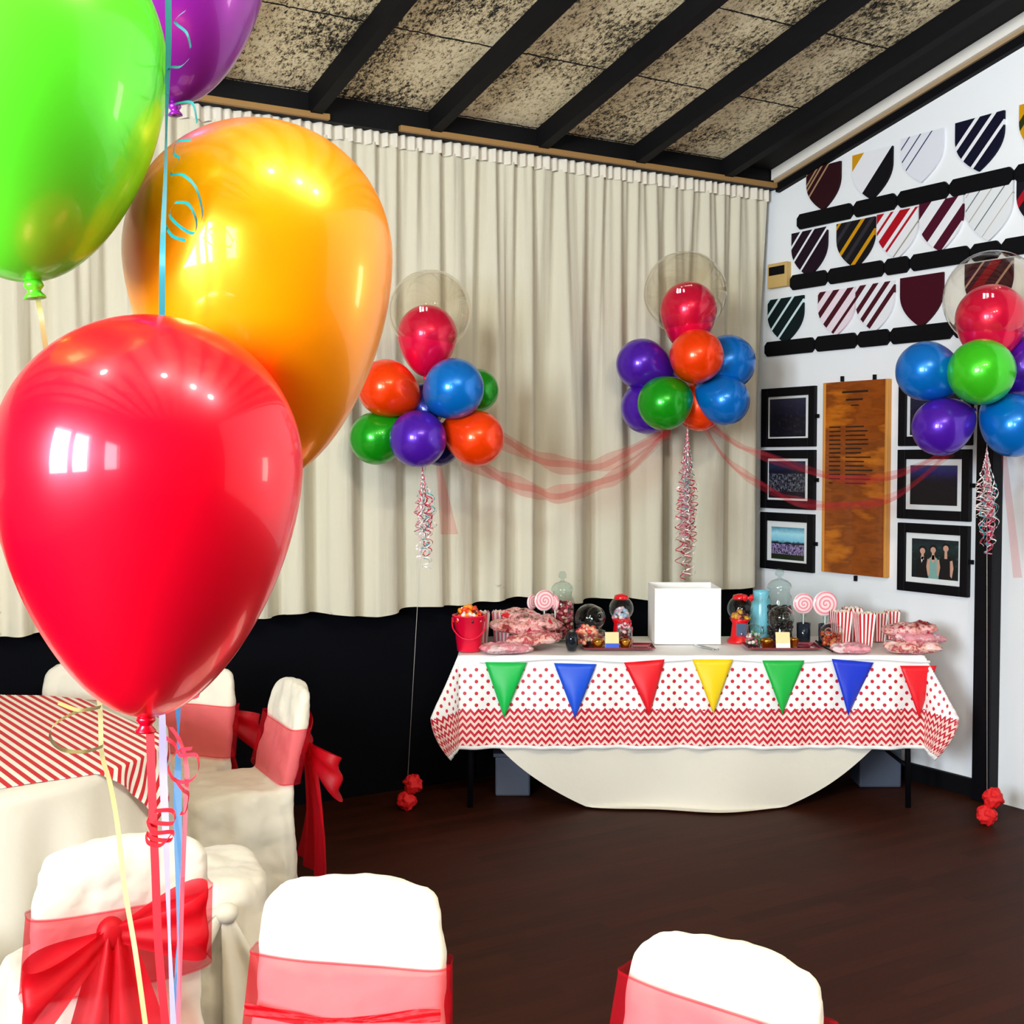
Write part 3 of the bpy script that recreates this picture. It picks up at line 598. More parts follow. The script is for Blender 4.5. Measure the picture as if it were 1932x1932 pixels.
pile('jar_sweets', 'pink and maroon sweets filling the left tall glass jar', 'sweets', q, .052, .052, .015, .185, 330, .011, ['C03048', '701020', 'E8B0A0', '8A1828', 'D86878'], .7, None, True)
q = jar('tall lidded glass jar half full of chocolates beside the lollipop pair', 1470, 6.58, sz(25, 6.58), .265)
pile('jar_chocolates', 'dark chocolates in the right tall glass jar', 'sweets', q, .056, .056, .012, .165, 300, .013, ['2A0C08', '1C0806', '3A1410'], .8, None, True)
# tilted cookie jars with round glass lids
def lidjar(label, px_, py_, d, R_, Rb, dirx=.5):
    q = at(px_, d); r = thing('cookie_jar', label, 'jar', q, -YAW, 'round glass jars with front lids'); c = P(px_, py_, d); dz = c.z-TT
    hz = max(Rb+.004, dz-.01); ax = V((dirx, -1, .25)).normalized()
    prof = [(Rb*math.cos(a)*.999, Rb*math.sin(a)) for a in [x*PI/24-PI/2 for x in range(1, 22)]]
    MB().lathe(prof, (0, 0, hz), ax, 36, False).build('body', M['glass'], r)
    MB().lathe([(0, .002), (Rb*.8, .002), (Rb*.82, .01), (Rb*.6, hz-Rb*.7)], n=32, caps=False).build('foot', M['glass'], r)
    cc_ = V((0, 0, hz))+ax*Rb*.92
    MB().lathe([(R_, -.004), (R_*1.04, .004), (R_*.9, .014), (R_*.5, .022), (.014, .026), (.012, .034), (.02, .045), (.012, .056), (.001, .058)], cc_, ax, 32, False).build('lid', M['glass'], r)
    return q, Rb
q, Rb = lidjar('round glass jar with a tilted knobbed lid, behind the bowl of pink sweets', 1112, 1163, 6.50, .052, .075)
pile('jar_liquorice', 'dark liquorice in the tilted round glass jar', 'sweets', q+UP*.01, .065, .06, .012, .08, 120, .012, ['10101E', '181828'], .8, None, True)
q, Rb = lidjar('round glass jar with foil treats in front of the chocolate jar', 1473, 1163, 6.42, .05, .066, .05)
pile('foil_treats', 'dark foil treats inside the round jar before the chocolate jar', 'sweets', q+UP*.01, .06, .05, .012, .1, 120, .012, ['201C1C', '3A3430', '0E0E14'], .8, None, True)
q, Rb = lidjar('small round glass jar with white and green sweets left of the right tray', 1421, 1188, 6.36, .030, .042)
pile('mint_sweets', 'white and green sweets in the small round jar', 'sweets', q+UP*.005, .035, .035, .01, .05, 60, .010, ['E8E0D8', '4A8A48', 'B06070'], .8, None, True)
q, Rb = lidjar('round glass jar of orange sweets left of the striped popcorn boxes', 1568, 1192, 6.34, .045, .058, -.4)
pile('orange_sweets', 'orange and red sweets inside the jar beside the striped boxes', 'sweets', q+UP*.005, .045, .045, .01, .06, 110, .011, ['D84018', 'E8804A', 'B02018'], .8, None, True)
# bowl of candy
q = at(1108, 6.34)
bo = MB().lathe([(0, .004), (.045, .004), (.06, .012), (.082, .05), (.092, .082), (.089, .082), (.079, .05), (.055, .016), (0, .01)], q, n=36, caps=False).build('glass_bowl', M['glass']); tag(bo, 'glass bowl holding pink and salmon sweets', 'bowl')
pile('bowl_sweets', 'salmon and pink sweets heaped in the glass bowl', 'sweets', q, .078, .078, .03, .085, 190, .013, ['E89070', 'D04848', 'F0B090', 'C03840', 'F4C8B0'], .75)
# gumball machines
def gum(label, px_, d, s):
    q = at(px_, d); r = thing('gumball_machine', label, 'gumball machine', q, -YAW, 'red gumball machines')
    MB().lathe([(0, 0), (.062*s, 0), (.062*s, .012), (.045*s, .03), (.038*s, .10), (.046*s, .115), (.046*s, .125), (0, .125)], n=28, caps=False).build('base', M['red_plastic'], r)
    pl = MB().box((0, -.042*s, .07), (.05*s, .012, .065)).build('front_plate', mat('blue grey plate', '4A5A78', .4), r, False, False, bevel=.003)
    MB().ball((0, 0, .175), .063*s, 28).build('globe', M['glass'], r)
    MB().lathe([(.036*s, .222), (.038*s, .23), (.034*s, .243), (.012, .25), (.001, .251)], n=24, caps=False).build('cap', M['red_plastic'], r)
    MB().ball((0, -.05*s, .05), .008, 10).build('knob', M['silver'], pl); return q
q = gum('gumball machine of pale sweets directly left of the white box', 1172, 6.50, 1.0)
pile('gumballs', 'pale pink and blue gumballs in the left machine globe', 'sweets', q+UP*.125, .042, .042, .0, .055, 60, .012, ['E8B8C4', 'A8C8E8', 'F4E8EC', 'D88898'], 1)
q = gum('gumball machine with a red bow right of the white box', 1396, 6.50, 1.05)
pile('gumballs', 'orange and yellow gumballs in the right machine globe', 'sweets', q+UP*.125, .042, .042, .0, .04, 60, .012, ['E87850', 'E8B020', '501828'], 1)
c = P(1412, 1128, 6.44); mb = MB()
for s in (-1, 1): mb.ball(c+RT*.016*s, .016, 12, (1, .5, 1.1))
mb.ball(c-FW*.006, .008, 8); tag(mb.build('small_bow', M['red_plastic']), 'small red bow on the cap of the right gumball machine', 'bow')
q = at(1180, 6.36); o = MB().lathe([(0, .003), (.034, .003), (.036, .01), (.036, .10), (.034, .10), (.033, .008), (0, .008)], q, n=28, caps=False).build('glass_cup', M['glass']); tag(o, 'clear cup of red and white sweets in front of the left gumball machine', 'glass')
pile('cup_sweets', 'red and white heart sweets filling the clear cup on the table', 'sweets', q, .03, .03, .012, .115, 90, .011, ['C81830', 'F0C8CC', '901020'], .8, None, True)
# dark glass, vases, card trays
o = MB().lathe([(0, .003), (.022, .003), (.030, .03), (.033, .06), (.028, .09), (.026, .09), (.03, .06), (.027, .03), (.02, .008), (0, .008)], at(1079, 6.20), n=28, caps=False).build('votive_glass', mat('smoky glass', '101A22', .08)); tag(o, 'small smoky dark glass in front of the sweet bowl', 'glass')
o = MB().lathe([(0, .003), (.05, .003), (.058, .02), (.06, .12), (.05, .2), (.04, .235), (.044, .25), (.04, .25), (.037, .235), (.047, .2), (.056, .12), (.05, .01), (0, .01)], at(1436, 6.66), n=32, caps=False).build('vase', mat('pale turquoise vase glass', '7CC8DC', .2)); tag(o, 'pale turquoise vase behind the right gumball machine', 'vase')
def tray(label, x0, x1, d0, d1):
    A = at((x0+x1)/2, (d0+d1)/2); W2 = sz(x1-x0, d0)/2; D2 = (d1-d0)/2; r = thing('tray', label, 'tray', A, -YAW, 'dark red serving trays')
    prof = [(-.035, .001), (-.03, .001), (0, .02), (.002, .022)]; mb = MB()
    rings = [(-.03, .001), (-.004, .016), (0, .016), (-.004, .012), (-.028, .005)]
    vs = []; fs = []
    for o_, z in rings: vs += [(-W2-o_, -D2-o_, z) if False else (sx*(W2+o_), sy*(D2+o_), z) for sx, sy in ((-1, -1), (1, -1), (1, 1), (-1, 1))]
    for j in range(len(rings)-1):
        for i in range(4): fs.append((j*4+i, j*4+(i+1) % 4, j*4+4+(i+1) % 4, j*4+4+i))
    fs += [(3, 2, 1, 0), (16, 17, 18, 19)]; mb.add(vs, fs); mb.build('dish', M['tray'], r, False, False, bevel=.002)
tray('dark red tray with gold treats to the left of the white box', 1097, 1236, 6.20, 6.38)
tray('dark red tray with gold treats to the right of the white box', 1402, 1548, 6.20, 6.40)
def goldie(label, px_, d, s=.03):
    q = at(px_, d)+UP*.008; mb = MB(); n_ = 18
    mb.grid(lambda a, b: q+V((math.cos(2*PI*a)*s*(.7+.35*b+.06*(b > .8)*math.cos(a*2*PI*n_/2)), math.sin(2*PI*a)*s*(.7+.35*b), .036*b)), n_*4, 6, True)
    mb.ball(q+UP*.035, s*.9, 12, (1, 1, .6)); tag(mb.build('gold_treat', M['gold']), label, 'sweet', 'gold wrapped treats on the trays')
goldie('gold wrapped treat on the left tray, left of the cream card', 1128, 6.24); goldie('gold wrapped treat on the left tray, right of the cream card', 1180, 6.24, .028)
goldie('gold wrapped treat on the right tray, left of the cream card', 1447, 6.26, .034); goldie('gold wrapped treat half hidden behind the card on the right tray', 1497, 6.30, .026)
mc2 = mat('cream label card', 'F0D49C', .6); mc3 = mat('blue print', '1C4CC8', .5)
for px_, w_, cn, lb, strip_ in ((1155, 26, 'left', 'cream label card with a blue strip standing on the left tray', 1), (1478, 27, 'right', 'cream and white label card standing on the right tray', 0)):
    q = at(px_, 6.205)+UP*.008; r = thing('label_card', lb, 'card', q, -YAW); ww = sz(w_, 6.2)
    Rt = Matrix.Rotation(-.25, 3, 'X'); MB().box(Rt @ V((0, 0, .045)), (ww, .003, .08), Rt).build('card', mc2, r, False, False)
    MB().box(Rt @ V((0, -.0025, .018)), (ww*.98, .001, .022), Rt).build('lower_band', mc3 if strip_ else M['card'], r, False, False)
# tongs
def tongs(label, a, b, m, w_=.01):
    A, B = on(*a)+UP*.006, on(*b)+UP*.006; d_ = (B-A).normalized(); s_ = d_.cross(UP); mb = MB()
    for s in (-1, 1): mb.tube(bez([A, A.lerp(B, .5)+s_*.018*s, B+s_*.012*s]), .0045, 6); mb.ball(B+s_*.012*s, .009, 8, (1, 1, .5))
    mb.ball(A, .006, 8); tag(mb.build('tongs', m), label, 'tongs')
tongs('silver tongs lying in front of the white box', (1309, 1219), (1350, 1228), M['silver'])
tongs('dark tongs beside the right tray near the orange sweets', (1540, 1212), (1576, 1231), M['black_satin'])
# ------------------------------------------------------------------ balloons
def bprof(R_, L, n=30):
    pr = []
    for i in range(n+1):
        a = PI/2 - i/n*PI/2; pr.append((max(.0005, R_*math.cos(a)), R_*1.0*math.sin(a)))
    for i in range(1, n+1):
        u = i/n; u = math.sin(u*PI/2)*.9996; pr.append((max(R_*.03, R_*math.sqrt(1-u*u)*(1-.2*u**1.5)), -L*u))
    return pr
def balloon(label, c, R_, L, up, mat_, group=None, knot=True, name='balloon'):
    up = V(up).normalized(); base = V(c)-up*L
    r = thing(name, label, 'balloon', base, 0, group)
    MB().lathe(bprof(R_, L), c, up, 64 if R_ > .13 and (V(c)-CO).length < 3 else 40, False).build('envelope', mat_, r, True)
    if knot:
        s = R_*.058
        MB().lathe([(s*.35, .2*s), (s*.55, -.1*s), (s*1.0, -.5*s), (s*1.1, -.9*s), (s*.75, -1.3*s), (s*.7, -1.5*s), (s*1.15, -2.0*s), (s*1.2, -2.25*s), (s*.6, -2.2*s), (.001, -2.0*s)], base+up*L*.015, up, 20, False).build('knot', mat_, r, True)
    return r
def fg(label, cpx, cpy, rpx, Lpx, d, dx, mat_):
    R_ = rpx*d/FL; L = Lpx*d/FL; c = P(cpx, cpy, d); up = UP + RT*dx; return balloon(label, c, R_, L, up, mat_, 'large balloons of the foreground bunch'), c
fg('huge red balloon in front of the others', 284, 880, 284, 475, 1.27, .03, M['b_red'])
fg('large orange balloon behind the red one', 490, 482, 248, 420, 1.50, -.05, M['b_orange'])
fg('big pale green balloon at the upper left edge', 10, 110, 292, 415, 1.30, -.11, M['b_green_pale'])
fg('purple balloon at the top, partly behind the green one', 306, -95, 192, 284, 1.80, -.07, M['b_lilac'])
def cluster(nm, d, cpx, cpy, items, bub):
    cen = P(cpx, cpy, d); i = 0
    for (px_, py_, rx, ry, off, colr, lb) in items:
        dd = d+off; c = P(px_, py_, dd); ax = (c-cen); ax.z *= .8; R_ = min(rx, ry)*dd/FL
        if ax.length < .05: ax = -FW
        Lf = max(rx, ry)*dd/FL
        lat = abs(ax.dot(RT))/ax.length
        L = R_*(1.15+.2*lat); cshift = ax.normalized()*(L-R_)*.5
        balloon(lb, c+cshift*.3, R_, L, ax, M['b_'+colr], 'balloons of the '+nm+' cluster', True)
    px_, py_, r_ = bub; c = P(px_, py_, d); R_ = r_*d/FL
    b = thing('bubble_balloon', {'left': 'clear round bubble balloon topping the cluster nearest the orange balloon', 'middle': 'clear round bubble balloon topping the cluster behind the white box', 'right': 'clear round bubble balloon in front of the shields by the post'}[nm], 'balloon', c-UP*R_, 0, 'clear bubble balloons')
    MB().lathe([(max(.001, R_*math.sin(a*PI/30)), R_*math.cos(a*PI/30)) for a in range(0, 30)]+[(R_*.05, -R_*1.04), (.008, -R_*1.1)], c, UP, 48, False).build('film', M['bubble'], b, True)
    return cen
cl = cluster('left', 5.98, 808, 780, [
 (731, 733, 65, 54, -.06, 'dorange', 'orange balloon at the upper left of the left cluster'), (855, 734, 57, 57, -.14, 'blue', 'bright blue balloon in the upper front of the left cluster'),
 (899, 737, 40, 42, .06, 'dgreen', 'green balloon peeking out behind the blue one of the left cluster'), (712, 826, 51, 50, .0, 'dgreen', 'green balloon at the lower left of the left cluster'),
 (789, 827, 54, 56, -.15, 'purple', 'purple balloon at the lower front of the left cluster'), (896, 826, 60, 53, -.05, 'dorange', 'orange balloon at the lower right of the left cluster'),
 (828, 838, 42, 40, .08, 'dblue', 'dark blue balloon hidden low behind the purple one, left cluster'), (800, 765, 42, 42, .06, 'dblue', 'dark blue balloon in the core of the left cluster')], (812, 588, 78))
cm_ = cluster('middle', 6.82, 1300, 730, [
 (1213, 688, 55, 48, .0, 'purple', 'purple balloon at the upper left of the middle cluster'), (1314, 673, 51, 51, -.16, 'dorange', 'orange balloon in the upper front of the middle cluster'),
 (1371, 685, 52, 52, .06, 'blue', 'blue balloon behind, upper right of the middle cluster'), (1365, 755, 58, 47, -.05, 'blue', 'blue balloon at the lower right of the middle cluster'),
 (1255, 760, 52, 51, -.12, 'dgreen', 'green balloon at the lower front of the middle cluster'), (1224, 768, 51, 50, .05, 'purple', 'purple balloon tucked behind the green one of the middle cluster'),
 (1318, 770, 42, 42, .04, 'dorange', 'orange balloon low at the back of the middle cluster')], (1293, 553, 78))
cr_ = cluster('right', 5.82, 1862, 750, [
 (1750, 701, 60, 56, -.0, 'blue', 'blue balloon at the upper left of the right cluster'), (1852, 703, 66, 62, -.15, 'green', 'bright green balloon in the front of the right cluster'),
 (1938, 690, 60, 56, .03, 'purple', 'purple balloon cut by the right edge of view'), (1778, 805, 67, 54, -.04, 'purple', 'purple balloon at the lower left of the right cluster'),
 (1912, 802, 61, 59, -.08, 'blue', 'blue balloon at the lower right of the right cluster')], (1872, 563, 89))
for px_, py_, rp, Lp, d, lb in ((806, 632, 56, 78, 5.98, 'pink balloon inside the left clear bubble'), (1299, 585, 53, 78, 6.82, 'pink balloon inside the middle clear bubble'), (1870, 602, 65, 85, 5.82, 'pink balloon inside the right clear bubble')):
    balloon(lb, P(px_, py_, d), rp*d/FL, Lp*d/FL, UP+RT*.05, M['b_pink'], 'pink balloons inside the bubbles')
# ribbon tassels under the clusters
RC = ['F0D8D8', 'D02048', 'F4F0EE', '48A8B4', 'D87890', 'F0ECE8', 'B01838', 'E8E2DC']
RM = [mat('curling ribbon '+c, c, .3, .2) for c in RC]
def tassel(label, px_, top, bot, d, n, sp):
    A, B = P(px_, top, d), P(px_, bot, d); L = (A-B).z; r = thing('ribbon_tassel', label, 'ribbon', B, 0, 'curled ribbon tassels'); rr = random.Random(px_)
    for i in range(n):
        a0 = rr.uniform(0, 2*PI); rad = rr.uniform(.2, 1)*sp; Lc = L*rr.uniform(.55, 1); f = rr.uniform(14, 26); ph = rr.uniform(0, 6); cr = rr.uniform(.007, .020); pts = []; nn = int(Lc*260)
        for j in range(nn+1):
            t = j/nn; s = min(1, t*1.8)**1.2; k2 = min(1, max(0, t-.25)*3)
            wob = 1+.9*noise.noise(V((i*3.3, t*7, 0))); ff = f*t*3.2*Lc/.5+ph+1.5*noise.noise(V((i, t*6, 4)))
            pts.append(A + V((math.cos(a0)*rad*s + cr*k2*wob*math.cos(ff)+.01*noise.noise(V((i, t*5, 9)))*k2, math.sin(a0)*rad*s + cr*k2*wob*math.sin(ff), -Lc*t - .006*k2*math.sin(ff*1.0))))
        MB().strip(pts, .006, lambda t, f=f, ph=ph: V((math.sin(f*t*3+ph)*.9, math.cos(f*t*3+ph)*.6, .8))).build('curled_ribbon', RM[i % len(RM)], r, True)
tassel('curled pink and white ribbon tassel under the left cluster', 797, 880, 1075, 5.92, 20, .045)
tassel('long silvery curled ribbon tassel hanging behind the white box', 1297, 800, 1096, 6.80, 26, .055)
tassel('multicoloured curled ribbon tassel hanging before the dark post', 1862, 845, 1052, 5.75, 24, .05)
# anchor lines and floor weights
def weight(label, px_, py_, d, s, cx, top):
    b = P(px_, py_, d); b.z = s*.8; r = thing('balloon_weight', label, 'balloon weight', V((b.x, b.y, 0)), 0, 'red tulle balloon weights')
    def blob(a, t, o=0, sc_=1):
        th = t*PI; p = V((math.sin(th)*math.cos(a*2*PI), math.sin(th)*math.sin(a*2*PI), -math.cos(th))); return p*(1+.35*noise.noise(p*2.6+V((o, 0, 0))))*sc_
    MB().grid(lambda a, t: b+blob(a, t)*s*.8, 32, 20, True).build('pouch', M['weightred'], r, True)
    MB().grid(lambda a, t: b+V((0, 0, s*1.5))+RT*s*.5+blob(a, t, 4)*s*.8, 32, 20, True).build('ruffle', M['weightred'], r, True)
    MB().tube([b+UP*s, top], .0012, 5).build('line', M['clear_line'], r, True)
M['weightred'] = bumpy(mat('red tulle weight', 'D80A10', .7), 40, .9, .01)
weight('crumpled red tulle weight on the floor at the foot of the dark post', 1862, 1535, 5.85, .055, 0, cr_)
weight('red tulle weight on the dark floor left of the sweet table', 768, 1500, 6.1, .055, 0, cl)
# tulle garlands between clusters
def garland(label, pts, w0=.05, tw_=3, tail=False):
    q = bez([P(*p) for p in pts], 10); mb = MB(); k_ = len(q)
    mb.strip(q, lambda t: w0*(.55+.45*abs(math.sin(t*tw_*PI+.6))), lambda t: UP*math.cos(.5*math.sin(t*tw_*PI)) + FW*math.sin(1.0*math.sin(t*tw_*PI)))
    mb.strip([p+V((0, 0, .012*math.sin(i*.35))) for i, p in enumerate(q)], lambda t: w0*.3, lambda t: UP+FW*.4*math.sin(t*9))
    tag(mb.build('tulle_garland', M['organza_fine']), label, 'garland', 'sheer pink tulle garlands')
garland('upper sheer pink garland strung between the left and middle clusters', [(935, 825, 6.1), (990, 852, 6.2), (1060, 878, 6.35), (1120, 878, 6.45), (1190, 855, 6.6), (1265, 806, 6.75)], .11)
garland('lower sagging pink garland between the left and middle clusters', [(870, 862, 6.05), (930, 893, 6.15), (1000, 924, 6.25), (1045, 933, 6.3), (1120, 918, 6.45), (1190, 880, 6.6), (1265, 812, 6.75)], .11, 4)
garland('upper pink garland running from the middle cluster toward the honour board', [(1330, 795, 6.8), (1375, 828, 6.78), (1430, 856, 6.7), (1520, 885, 6.6), (1600, 905, 6.5), (1690, 895, 6.3), (1790, 855, 6.0)], .06)
garland('lower pink garland sagging across the honour board', [(1325, 800, 6.8), (1365, 860, 6.78), (1430, 912, 6.7), (1500, 945, 6.6), (1590, 955, 6.5), (1690, 935, 6.3), (1800, 850, 6.0)], .065, 4)
def tail(label, top, bot, d, w0, w1):
    A, B = P(*top, d), P(*bot, d); q = [A.lerp(B, i/12) for i in range(13)]
    tag(MB().strip(q, lambda t: w0+(w1-w0)*t, lambda t: RT+FW*.3).build('tulle_tail', M['organza_fine']), label, 'garland', 'sheer pink tulle garlands')
tail('straight pink tulle tail hanging right of the left tassel', (826, 868), (848, 1008), 6.05, .02, .085)
tail('thin greyish tulle tail hanging right of the dark post', (1893, 850), (1920, 1090), 5.95, .03, .05)
# ------------------------------------------------------------------ covered chairs
def rrect(hw_, hd2, n=48, p=4.0):
    out = []
    for i in range(n):
        a = 2*PI*i/n; ca, sa = math.cos(a), math.sin(a); out.append((hw_*math.copysign(abs(ca)**(2/p), ca), hd2*math.copysign(abs(sa)**(2/p), sa)))
    return out
CH = .855
def loft(mb, rings):      # rings: (z, cx, cy, hw, hd, power, fold amplitude)
    n = 48; vs = []
    for ri, (z, cx, cy, hw_, hd2, pw, fa) in enumerate(rings):
        for i, (x, y) in enumerate(rrect(hw_, hd2, n, pw)):
            a = 2*PI*i/n; f = 1+fa*(math.sin(a*9+1)+.6*math.sin(a*14+2)); vs.append((cx+x*f, cy+y*f, z))
    k_ = len(rings); fs = [(j*n+i, j*n+(i+1) % n, (j+1)*n+(i+1) % n, (j+1)*n+i) for j in range(k_-1) for i in range(n)]
    fs += [tuple(range(n))[::-1], tuple((k_-1)*n+i for i in range(n))]; mb.add(vs, fs)
def back_c(z): return -.185-.10*max(0, (z-.45)/.42)     # leaning centre line of the backrest
def back_hw(z): return .205-.02*max(0, (z-.45)/.42)
def chair(label, loc, rz, group, back=True):
    r = thing('chair' if back else 'stool', label, 'chair', loc, rz, group); mb = MB()
    loft(mb, [(.003, 0, .0, .235, .235, 5, .055), (.15, 0, .0, .23, .23, 5, .04), (.3, 0, .0, .225, .225, 5, .02), (.42, 0, .01, .215, .215, 5, .004), (.455, 0, .01, .21, .21, 5, 0), (.468, 0, .01, .19, .19, 5, 0)])
    if back:
        rings = []
        for z in (.1, .45, .5, .58, .66, .73, .77): rings.append((z, 0, back_c(z), back_hw(z)*(1.05 if z < .3 else 1), .032, 5, .0))
        for i in range(1, 9):
            a = i/8*PI/2; z = .77+.072*math.sin(a); rings.append((z, 0, back_c(z), back_hw(z)*(math.cos(a)**.42 if i < 8 else .1)*1.0, .032*(math.cos(a)**.3 if i < 8 else .3), 4, 0))
        loft(mb, rings)
    o = mb.build('cover', M['fabric'], r)
    md = o.modifiers.new('join', 'REMESH'); md.mode = 'VOXEL'; md.voxel_size = .011; md.use_smooth_shade = True
    sm = o.modifiers.new('soft', 'SMOOTH'); sm.factor = .6; sm.iterations = 5
    tx = bpy.data.textures.get('wrinkle') or bpy.data.textures.new('wrinkle', 'CLOUDS'); tx.noise_scale = .13
    dp = o.modifiers.new('wrinkles', 'DISPLACE'); dp.texture = tx; dp.strength = .036; dp.mid_level = .5; dp.texture_coords = 'LOCAL'
    return r
ZB0, ZB1 = .485, .685
def band(r, mname='organza'):
    mb = MB()
    def fn(a, b):
        z = ZB0+(ZB1-ZB0)*b; pts = rrect(back_hw(z)+.014, .049, 64, 4.5); x, y = pts[int(a*64) % 64]; return V((x, back_c(z)+y, z+.006*math.sin(a*2*PI+1)+.003*math.sin(a*14)))
    mb.grid(fn, 64, 10, True)
    z = .0; ht_ = .006
    for zz in (ZB0, ZB1): mb.grid(lambda a, b, zz=zz: V((rrect(back_hw(zz)+.0155, .0505, 64, 4.5)[int(a*64) % 64][0], back_c(zz)+rrect(back_hw(zz)+.0155, .0505, 64, 4.5)[int(a*64) % 64][1], zz+.006*math.sin(a*2*PI+1)+.003*math.sin(a*14)+(b-.5)*ht_)), 64, 1, True)
    return mb.build('sash_band', M[mname], r)
def bow(r, kz=.635, big=1.0):
    ky = back_c(kz)-.06; K = V((-.04, ky-.02, kz))
    def loop(s):
        def fn(a, b):      # a along the loop, b across
            th = a*2*PI; out = (1-math.cos(th))/2; reach = .20*big*out; op = math.sin(th)*.045*out
            wd = (.022+.085*out**1.1)*big; fl = .010*math.sin(b*11+s)*out
            return K + V((s*reach, -.012-.055*out**.7*math.sin(PI*a) + op*1.0+fl, (-.10 if s < 0 else .02)*out*big + (b-.5)*2*wd*.8 + .02*math.sin(th)*out))
        return MB().grid(fn, 34, 12).build('bow_loop', M['organza_bow'], r)
    loop(-1); loop(1)
    def tailm(s):
        def fn(a, b):
            w_ = .02+.075*a**.8; return K + V((s*(.015+.075*a) + (b-.5)*2*w_, -.012-.03*math.sin(a*2.5) + .012*math.sin(b*9+s+a*3), -.50*a*big + .02*(b-.5)*s))
        return MB().grid(fn, 12, 20).build('bow_tail', M['organza_bow'], r) if False else MB().grid(lambda a, b: fn(b, a), 12, 24).build('bow_tail', M['organza_bow'], r)
    tailm(-1); tailm(1)
    MB().ball(K, .034, 20, (.95, .7, 1.15)).build('bow_knot', M['organza_bow'], r)
def chair_pos(px_, d, face):       # backrest top centre at px / distance, facing direction given as (sideways, forward)
    f = (RT*face[0]+FW*face[1]).normalized(); q = P(px_, 1000, d); q.z = 0; rz = math.atan2(f.y, f.x)-PI/2
    return q + f*.28, rz
G_ = 'covered chairs with red organza sashes'
loc, rz = chair_pos(228, 2.86, (-.5, .87))
c0 = chair('cream covered chair seen from behind with a big red organza bow, lower left', loc, rz, G_); band(c0); bow(c0)
for px_, d, face, lb in ((556, 4.95, (-.89, -.46), 'cream covered chair turned sideways to the dark wall, bow behind it'), (368, 5.32, (-.28, -.96), 'cream covered chair right of the two behind the striped table'),
                         (166, 5.40, (-.12, -.98), 'cream covered chair left of the two, mostly hidden by the huge red balloon'), (1385, 2.24, (-.62, -.78), 'white covered chair nearest the view at the bottom right, slanting')):
    loc, rz = chair_pos(px_, d, face); o = dup(c0, loc, rz, lb)
    for ch in o.children:
        if d < 3 and ch.name[:4] == 'sash': ch.location.z += .06; ch.location.y -= .012
        if d < 3 and ch.name[:3] == 'bow': ch.scale.x = .75
        if px_ == 556 and ch.name[:3] == 'bow': ch.location.z -= .05; ch.location.y += .01
loc, rz = chair_pos(668, 2.60, (-.14, -.99))
c1 = dup(c0, loc, rz, 'white covered chair at the bottom centre with a gathered sash twist')
for ch in c1.children:
    if ch.name[:3] == 'bow': ch.scale.x = .75
def twist(a, b): x = (a*2-1)*.2; z = .60 - .016*math.sin(a*PI) + .006*math.cos(a*PI)+ (b-.5)*(.012+.012*(2*a-1)**2+.006*math.sin(a*9)); return V((x, back_c(.60)+.052+.004*math.sin(b*9+a*20), z))
MB().grid(twist, 30, 6).build('sash_twist', M['organza_bow'], c1); MB().grid(lambda a, b: twist(a, b)+V((0, .004, .004*math.sin(a*7))), 30, 6).build('sash_twist', M['organza_bow'], c1)
# covered seat with knotted swag
q = cd(-.97, 3.80); st = chair('cream covered seat with its cover knotted at the side, between the chairs', q, -YAW+.35, G_, False); del st['group']
mb = MB()
for i in range(8):
    e = V((-.265+.012*i, -.225-.006*i, .44-.05*i)); mb.tube(bez([e, e.lerp(V((.06, -.255, .41)), .5)+V((0, -.012, -.03)), V((.06, -.258, .41))]), [(.022-.010*j/24)+.004*math.sin(j*.4+i) for j in range(25)], 8)
mb.build('gathered_folds', M['fabric'], st)
MB().ball((.07, -.262, .405), .034, 18, (1, .8, .9)).build('knot', M['fabric'], st)
MB().grid(lambda a, b: V((.07+(a-.5)*(.03+.20*b)+.10*b, -.265-.03*math.sin(a*9)*b-.02*b, .40-.39*b)), 24, 16).build('tail', M['fabric'], st, solid=.004)
loc = cd(-1.62, 3.02); st = chair('cream covered seat at the left edge, below the round table cloth', loc, -YAW+.9, G_, False); del st['group']
# ------------------------------------------------------------------ round table at the left
TC = cd(-2.08, 4.18); TR = .90
rt = thing('round_table', 'round banquet table hidden under cloths at the left', 'table', TC)
MB().lathe([(0, .725), (TR-.01, .725), (TR-.01, .745), (0, .745)], n=64, caps=False).build('tabletop', M['timber'], rt)
for i in range(4): a = PI/4+i*PI/2; MB().tube([(math.cos(a)*.55, math.sin(a)*.55, .725), (math.cos(a)*.6, math.sin(a)*.6, 0)], .015).build('leg', M['black_satin'], rt)
def wcl(a, b):
    th = a*2*PI
    if b < .3: r = (TR+.003)*b/.3; return TC+V((r*math.cos(th), r*math.sin(th), .7475))
    t = (b-.3)/.7; f = (.025*math.sin(th*17)+.018*math.sin(th*29+1)+.015*math.sin(th*7))*t; r = TR+.008+.05*t+f; return TC+V((r*math.cos(th), r*math.sin(th), .7475-.742*t))
tag(MB().grid(wcl, 360, 30, True).build('round_tablecloth', M['cloth']), 'floor-length cream cloth on the round table', 'tablecloth')
m = M['candy'] = mat('red striped cloth', 'FFFFFF', .8); k = NT(m); t, u = k.coord('UV')
k.base(k.mix(k.m('LESS_THAN', k.m('FRACT', k.m('ADD', k.m('DIVIDE', u[0], .034), 50)), .5), 'F8F2E6', 'D0202C'))
AH = .80; SD = (Pz(230, 1480, .75)-Pz(60, 1375, .75)).normalized(); SN2 = SD.cross(UP)
